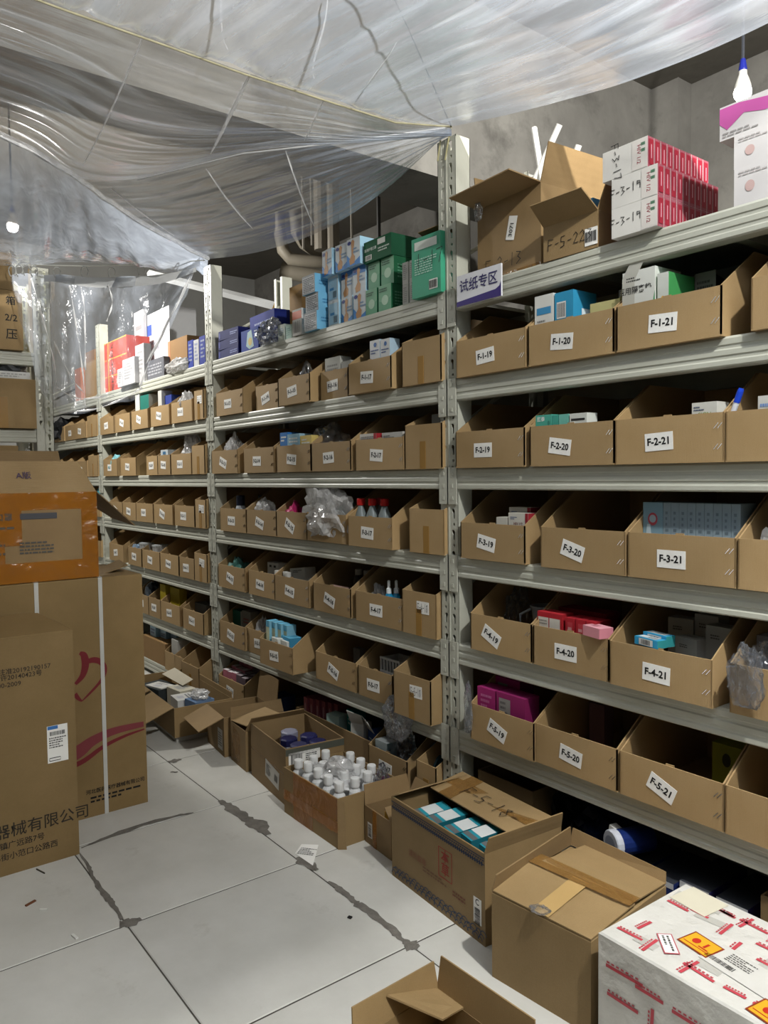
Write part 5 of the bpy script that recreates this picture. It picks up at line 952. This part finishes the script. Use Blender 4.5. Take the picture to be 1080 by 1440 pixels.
# --- front carton
fc = carton('carton', 'plain tall brown carton with a white shipping label before the strapped carton', 'carton', (-.78 - .13, -1.118 - .33, 0), .26, .66, .805, 0, CBL, closed=True)
def gx(px, py): q = onX(px, py, -.78); return (q.y + 1.448, q.z)
MB().slab([(-.13, -.33, .808), (.13, -.33, .808), (.13, .325, .806), (-.10, .27, .84), (-.13, .2, .84)], .004).build('top_flap', CBL, fc)
q = gx(81, 1045); decal(fc, 'shipping_label', PAPER, rect2d(.068, .13), (.13, q[0], q[1]), (0, 1, 0), (0, 0, 1)); decal(fc, 'label_header', pm('#3a6fae', .5), rect2d(.034, .012), (.13, q[0] - .015, q[1] + .058), (0, 1, 0), (0, 0, 1), eps=.0018); decal(fc, 'barcode', INK, bars2d(.05, .014, 20), (.13, q[0], q[1] + .037), (0, 1, 0), (0, 0, 1), eps=.0018); decal(fc, 'small_print', INKG, lines2d(.056, .04, 5, 6), (.13, q[0], q[1] + .005), (0, 1, 0), (0, 0, 1), eps=.0018); decal(fc, 'label_stamp', INK, ribbon2d([(-.018, -.005), (.018, -.005), (.018, .005), (-.018, .005), (-.018, -.005)], .0025), (.13, q[0] - .01, q[1] - .053), (0, 1, 0), (0, 0, 1), eps=.0018)
for s, (px, py), sz in (('医疗器械有限公司', (38, 1163), .052), ('庄驼镇广远路7号', (20, 1187), .026), ('庄驼镇5街小范口公路西', (22, 1202), .026), ('编号：津械注准20192190157', (10, 945), .022), ('食药监械生产许20140423号', (0, 955), .022), ('4800-2009', (8, 964), .022)):
    q = gx(px, py); decal(fc, 'lettering', pm('#2f2a22', .7), text2d(s, sz, .006), (.13, q[0], q[1]), (0, 1, 0), (0, 0, 1))
MB().slab([(.1305, -.1, .41), (.1305, .33, .4), (.1305, .33, .402), (.1305, -.1, .412)], .0006).build('crease', CBD, fc)
# ================================================================== hanging plastic
def sheet(name, label, cat, E0, E1, nu, nv, mat, sag=0.0, amp=.006, seed=0, su=3, sv=20, extra=None, parent=None):
    """ruled sheet between two edge curves, with sag and drawn wrinkles"""
    E0 = [Vector(p) for p in E0]; E1 = [Vector(p) for p in E1]; vs = []; uv = []
    for i in range(nu + 1):
        s = i / nu; a, b = cr(E0, s), cr(E1, s)
        for j in range(nv + 1):
            t = j / nv; p = a.lerp(b, t); w = math.sin(math.pi * t) ** .7 if 0 < t < 1 else 0
            p.z -= sag * math.sin(math.pi * t)
            k = noise.noise(Vector((t * su, s * sv, seed))) + .5 * noise.noise(Vector((t * su * 1.5, s * sv * 2.7, seed + 5)))
            if sv < su: k -= 1.3 * max(0, .28 - abs(noise.noise(Vector((t * su * 1.15 + 1.5 * s, s * sv * 1.3, seed + 9))))) / .28
            p.z += k * amp * (.35 + w)
            if extra: p = extra(p, s, t, k)
            vs.append(p); uv.append((t, s))
    fs = [(i * (nv + 1) + j, i * (nv + 1) + j + 1, (i + 1) * (nv + 1) + j + 1, (i + 1) * (nv + 1) + j) for i in range(nu) for j in range(nv)]
    me = bpy.data.meshes.new(name); me.from_pydata([tuple(p) for p in vs], [], fs); me.materials.append(mat)
    me.polygons.foreach_set('use_smooth', [True] * len(fs))
    ul = me.uv_layers.new(name='UVMap')
    for l in me.loops: ul.data[l.index].uv = uv[l.vertex_index]
    o = link(name, me, parent); 
    if label: tag(o, label, cat)
    return o
P1, P2 = Vector((-.02, 0, 2.545)), Vector((-2.03, 0, 2.55))
sA_edge = [P1, (.385, 0, 2.46), (.74, 0, 2.405), (1.085, 0, 2.387), (1.5, 0, 2.43), (2.0, 0, 2.55), (2.6, 0, 2.5)]
sA_far = [(-.02, -2.6, 2.52), (.4, -2.6, 2.5), (.8, -2.6, 2.47), (1.2, -2.6, 2.46), (1.6, -2.6, 2.48), (2.0, -2.6, 2.52), (2.6, -2.6, 2.5)]
aL = [P1, (-.02, -.25, 2.50), (-.02, -.5, 2.495), (-.02, -.8, 2.492), (-.02, -1.05, 2.497), (-.02, -1.3, 2.50), (-.02, -1.9, 2.52), (-.02, -2.6, 2.52)]
def joinA(p, s, t, k):
    lz = P1.z + (2.52 - P1.z) * t
    # the near sheet follows the sagging cross cord along its first edge
    yv = -2.6 * t; i = 0
    while i < len(aL) - 2 and aL[i + 1][1] > yv: i += 1
    f = (yv - aL[i][1]) / (aL[i + 1][1] - aL[i][1]); cz = aL[i][2] + (aL[i + 1][2] - aL[i][2]) * f
    p.z += (cz - lz) * math.exp(-s * 7) - k * .010 * (.35 + math.sin(math.pi * t)) * math.exp(-s * 14); return p
roofA = sheet('plastic_sheet', 'clear plastic roof sheet stretched over the near aisle from the first post', 'plastic sheet', sA_edge, sA_far, 110, 280, FILM_A, .0, .0048, 1, 20, 2.4, extra=joinA)
cL = [P1, (-.27, -.30, 2.51), (-.56, -.53, 2.515), (-1.0, -.765, 2.505), (-1.12, -.975, 2.505), (-.90, -1.27, 2.505), (-.9, -1.9, 2.52), (-.9, -2.6, 2.52)]
shB = sheet('plastic_sheet', 'sagging clear plastic sheet between the cross cord and its folded lower edge', 'plastic sheet', aL, cL, 110, 120, FILM, .025, .004, 2, 10, 2.2)
c2 = [P1 + Vector((0, 0, .005)), (-.33, -.27, 2.565), (-.62, -.47, 2.575), (-1.08, -.70, 2.565), (-1.25, -.945, 2.55)]
eC = [P1 + Vector((0, 0, -.005)), (-.41, .0, 2.443), (-.876, .0, 2.407), (-1.45, 0, 2.452), P2]
shC = sheet('plastic_sheet', 'clear plastic sheet drooping between the first and second posts over the shelf edge', 'plastic sheet', c2, eC, 110, 120, FILM, .02, .004, 3, 10, 2.2)
rid = [(-.7, -1.9, 2.57), (-1.0, -1.25, 2.55), (-1.25, -.945, 2.56), (-1.63, -.55, 2.56), P2]
hk = [atD(-80, 378, 4.2), atD(20, 376, 4.2), atD(100, 368, 4.2), atD(190, 372, 4.2), atD(285, 364, 4.2)]
sheet('plastic_sheet', 'crumpled plastic sheet glowing in front of the far bulb at the aisle end', 'plastic sheet', rid, hk, 100, 60, FILM_D, .09, .03, 4, 1.6, 9)
def creases(E0, E1, sag, lst, nm):
    E0 = [Vector(p) for p in E0]; E1 = [Vector(p) for p in E1]
    for q, (s0, s1, t0, t1, r) in enumerate(lst):
        pts = []
        for k in range(13):
            f = k / 12; t = t0 + (t1 - t0) * f; s_ = s0 + (s1 - s0) * f; p = cr(E0, s_).lerp(cr(E1, s_), t); p.z -= sag * math.sin(math.pi * t) + .004
            p.x += noise.noise(Vector((f * 4, q, 3))) * .002; pts.append(p)
        o = MB().tube(pts, [r * (.35 + .65 * math.sin(math.pi * min(1, .1 + k / 12 * .9))) for k in range(13)], 5).build('fold_crease', CREASE, nm, smooth=True)
creases(aL, cL, .025, [(.60, .57, .0, .85, .003), (.42, .36, .0, .7, .006), (.79, .75, 0, .6, .003), (.30, .24, 0, .6, .0025)], shB)
creases(c2, eC, .02, [(.62, .66, .08, .7, .0035), (.42, .5, .1, .9, .003), (.9, .93, .1, .6, .003)], shC)
creases(sA_edge, sA_far, 0, [(.01, .2, .22, .32, .003), (.01, .17, .15, .22, .002), (.01, .26, .33, .46, .0025)], roofA)
rp = MB().tube([cr([Vector(p) for p in rid], k / 24) + Vector((0, 0, noise.noise(Vector((k * .7, 0, 0))) * .012)) for k in range(25)], .012, 6).build('rolled_plastic_edge', BAGW); tag(rp, 'rolled crumpled plastic edge running up from the second post', 'plastic edge')
def pxcurve(P, D): return [atD(x, y, D) for x, y in P]
top = [(14, 392), (50, 384), (85, 388), (130, 392), (175, 391), (225, 388), (275, 378)]; bot = [(62, 555), (75, 572), (92, 582), (130, 578), (165, 566), (200, 547), (262, 412)]
def rip(p, s, t, k): return p + FWD * (-.035 * math.sin(s * 21 + 2 * t) * (1 - .3 * t) + .02 * k)
cur = thing('plastic_curtain', 'clear plastic curtain with a white hem hooked across the aisle end', 'curtain', atD(150, 385, 4.12))
o = sheet('curtain_sheet', None, None, pxcurve(top, 4.12), pxcurve(bot, 4.12), 80, 50, FILM_C, 0, .008, 6, 4, 12, extra=rip); 
o.parent = cur; o.matrix_parent_inverse = Matrix.Translation(cur.location).inverted()
wt = [(62, 387), (85, 386), (130, 390), (175, 389), (225, 386), (276, 376)]; wb = [(62, 396), (85, 397), (130, 404), (175, 403), (225, 399), (276, 382)]
o = sheet('white_hem', None, None, pxcurve(wt, 4.10), pxcurve(wb, 4.10), 40, 4, pm('#dfe0e0', .5), 0, .003, 7); o.parent = cur; o.matrix_parent_inverse = Matrix.Translation(cur.location).inverted()
for q, pts in enumerate([[(20, 396), (34, 414), (46, 434)], [(44, 392), (58, 440), (74, 500), (80, 540)], [(98, 402), (106, 450), (116, 520), (120, 574)], [(114, 404), (119, 440), (120, 520)], [(272, 384), (246, 436), (214, 500), (196, 546)], [(268, 388), (236, 452), (205, 512)], [(76, 480), (100, 530), (118, 552)], [(80, 545), (110, 560), (160, 556)], [(152, 400), (158, 425), (150, 452)], [(84, 580), (130, 576), (165, 564), (200, 546)]]):
    V = [atD(x, y, 4.085) for x, y in pts]
    o = MB().tube([cr(V, k / 14) for k in range(15)], [.003 + .0025 * math.sin(k * 1.3 + q) for k in range(15)], 5).build('fold_crease', CREASE, cur, smooth=True); o.matrix_parent_inverse = Matrix.Translation(cur.location).inverted()
GHK = 'curtain hooks on the cord'
for q, (px, py) in enumerate([(17, 380), (27, 379), (37, 379), (48, 381), (80, 382), (119, 381), (157, 382), (199, 379), (236, 374)]):
    c = atD(px, py, 4.10); m = MB(); pts = []
    for k in range(11):
        a = math.radians(-40 + 280 * k / 10); pts.append(c + RGT * .019 * math.cos(a) + Vector((0, 0, 1)) * (.024 * math.sin(a) if math.sin(a) > 0 else .036 * math.sin(a)))
    tag(m.tube(pts, .0032, 6).build('curtain_hook', pm('#c9c9c4', .35)), 'small pale plastic hook holding the curtain hem', 'hook', GHK)
def cord(pts, r, mat, label): tag(MB().tube(pts, r, 6).build('cord', mat), label, 'cord')
cord([P1 + Vector((0, .0, .0))] + [Vector(p) + Vector((0, 0, -.006)) for p in aL[1:]], .0028, pm('#b9b394', .6), 'pale cord crossing the aisle from the first post')
cord([P1, (-.27, -.30, 2.503), (-.56, -.53, 2.508), (-1.0, -.765, 2.498)], .0026, pm('#c9cacc', .5), 'thin white cord along the folded plastic edge')
cord([P1, (.437, -.575, 2.496), (.9, -1.183, 2.444), (1.3, -1.709, 2.40)], .0022, pm('#3c3c34', .6), 'dark cord running diagonally under the near plastic sheet')
cord([(-.05, -.004, 2.44), (-.03, -.006, 2.50), P1, (-.07, -.006, 2.52), (-.09, -.004, 2.45)], .003, pm('#a9a37c', .6), 'knotted cord tied around the top of the first post')
cord([atD(-60, 372, 4.14), atD(20, 372, 4.14), atD(120, 374, 4.14), atD(200, 372, 4.14), atD(288, 366, 4.14)], .003, pm('#c2c2ba', .5), 'cord carrying the curtain hooks at the aisle end')
# ================================================================== bulbs
for (x, y, z), w, lab in BULBS:
    t = thing('light_bulb', lab, 'lamp', (x, y, z))
    MB().lathe([(.006, -.028), (.022, -.024), (.0305, -.010), (.033, .006)], 18).build('glass', GLOW, t, smooth=True)
    MB().lathe([(.033, .006), (.030, .03), (.022, .055), (.016, .07), (.0155, .085)], 18).build('housing', pm('#d5d5d0', .4), t, smooth=True)
    MB().lathe([(.015, .085), (.016, .09), (.012, .115), (.009, .13)], 12).build('socket', pm('#1f2a8a', .4), t)
    MB().tube([(0, 0, .13), (0, 0, CEIL - z)], .006, 6).build('cord', pm('#3c3f46', .5), t)
    ld = bpy.data.lights.new('bulb_light', 'POINT'); ld.energy = w; ld.shadow_soft_size = .035; ld.color = (1.0, .975, .92)
    lo = bpy.data.objects.new('bulb_light', ld); COL.objects.link(lo); lo.parent = t; lo.location = (0, 0, -.07)
# ================================================================== pipes under the ceiling and far things
def pipe(pts, r, label, mat=pm('#857e70', .55), D=5.6): tag(MB().tube([atD(x, y, D) for x, y in pts], r, 12).build('drain_pipe', mat, smooth=True), label, 'pipe')
pipe([(395, 300), (394, 330), (398, 352), (408, 364), (440, 368), (500, 372)], .045, 'pale insulated drain pipe bending under the ceiling')
pipe([(416, 298), (418, 326), (428, 342), (446, 354), (500, 366)], .05, 'second pale drain pipe curving beside the first one', D=5.75)
pipe([(396, 379), (410, 383), (450, 390), (520, 398)], .06, 'thick pale horizontal pipe below the bent drain pipes', D=5.9)
for q, px in enumerate((452, 468)):
    t = thing('floor_drain_pipe', ['short white pipe with a red collar coming out of the ceiling', 'white pipe with a larger red collar coming out of the ceiling'][q], 'pipe', atD(px, 352, 5.5)); z = t.location.z
    MB().lathe([(.05, 0), (.05, CEIL - z)], 12).build('pipe_body', pm('#857e72', .5), t); MB().lathe([(.075, CEIL - z - .10), (.085, CEIL - z - .01)], 12).build('collar', pm('#6f2420', .5), t)
for q, (px, y) in enumerate([(439, 345), (427, 350), (495, 345), (533, 345)]):
    p = atD(px, y, 5.2 if q < 3 else 4.6); tag(MB().tube([p, (p.x, p.y, CEIL)], .009 if q < 3 else .012, 6).build('hanger_rod', pm('#8f8a80' if q < 3 else '#2c2b29', .5)), ['thin pale hanger rod beside the drain pipes', 'second thin hanger rod behind the drain pipes', 'third thin hanger rod right of the red collar pipes', 'dark rod hanging from the ceiling above the green boxes'][q], 'rod')
p, q = atD(303, 409, 5.3), atD(366, 425, 5.3)
tag(MB().tube([p + (p - q) * 1.5, q + (q - p) * 4], .028, 4).build('steel_rail', pm('#c4c6c6', .4)), 'pale horizontal steel rail against the far wall', 'rail')
tag(MB().tube([atD(388, 425, 4.7), atD(382, 440, 4.7), atD(380, 470, 4.7)], .008, 6).build('yellow_cable', pm('#b08a3a', .5)), 'short yellow cable hanging behind the blue boxes', 'cable')
# ================================================================== litter on the floor
pp = [onZ(x, y, .002) for x, y in ((424, 1187), (448, 1188), (440, 1217), (415, 1200))]
cdp = MB().slab(pp[::-1], .001).build('paper_card', PAPER); tag(cdp, 'white printed card lying on the cracked floor joint', 'card')
o = sum(pp, Vector()) / 4; decal(cdp, 'small_print', INKG, lines2d(.06, .05, 5, 2), (o.x, o.y, .002), (.8, .6, 0), (-.6, .8, 0))
for q, (x, y, l, w, a, c, lab) in enumerate([(43, 1271, .035, .008, 2.0, '#6a4026', 'small brown stick on the floor tile'), (61, 1280, .022, .007, .9, '#dcdcd6', 'small white scrap beside the brown stick'), (105, 1318, .03, .008, .2, '#dcdcd6', 'white paper sliver on the floor tile'), (492, 1291, .012, .010, .4, '#1d1c1a', 'dark crumb on the floor by the blue-bordered carton'), (57, 1226, .05, .003, .3, '#4a463e', 'thin dark splinter before the tall carton')]):
    p = onZ(x, y); tag(MB().box(-l / 2, l / 2, -w / 2, w / 2, 0, .004).build('floor_scrap', pm(c, .7), None, (p.x, p.y, .0005), (0, 0, a)), lab, 'litter')
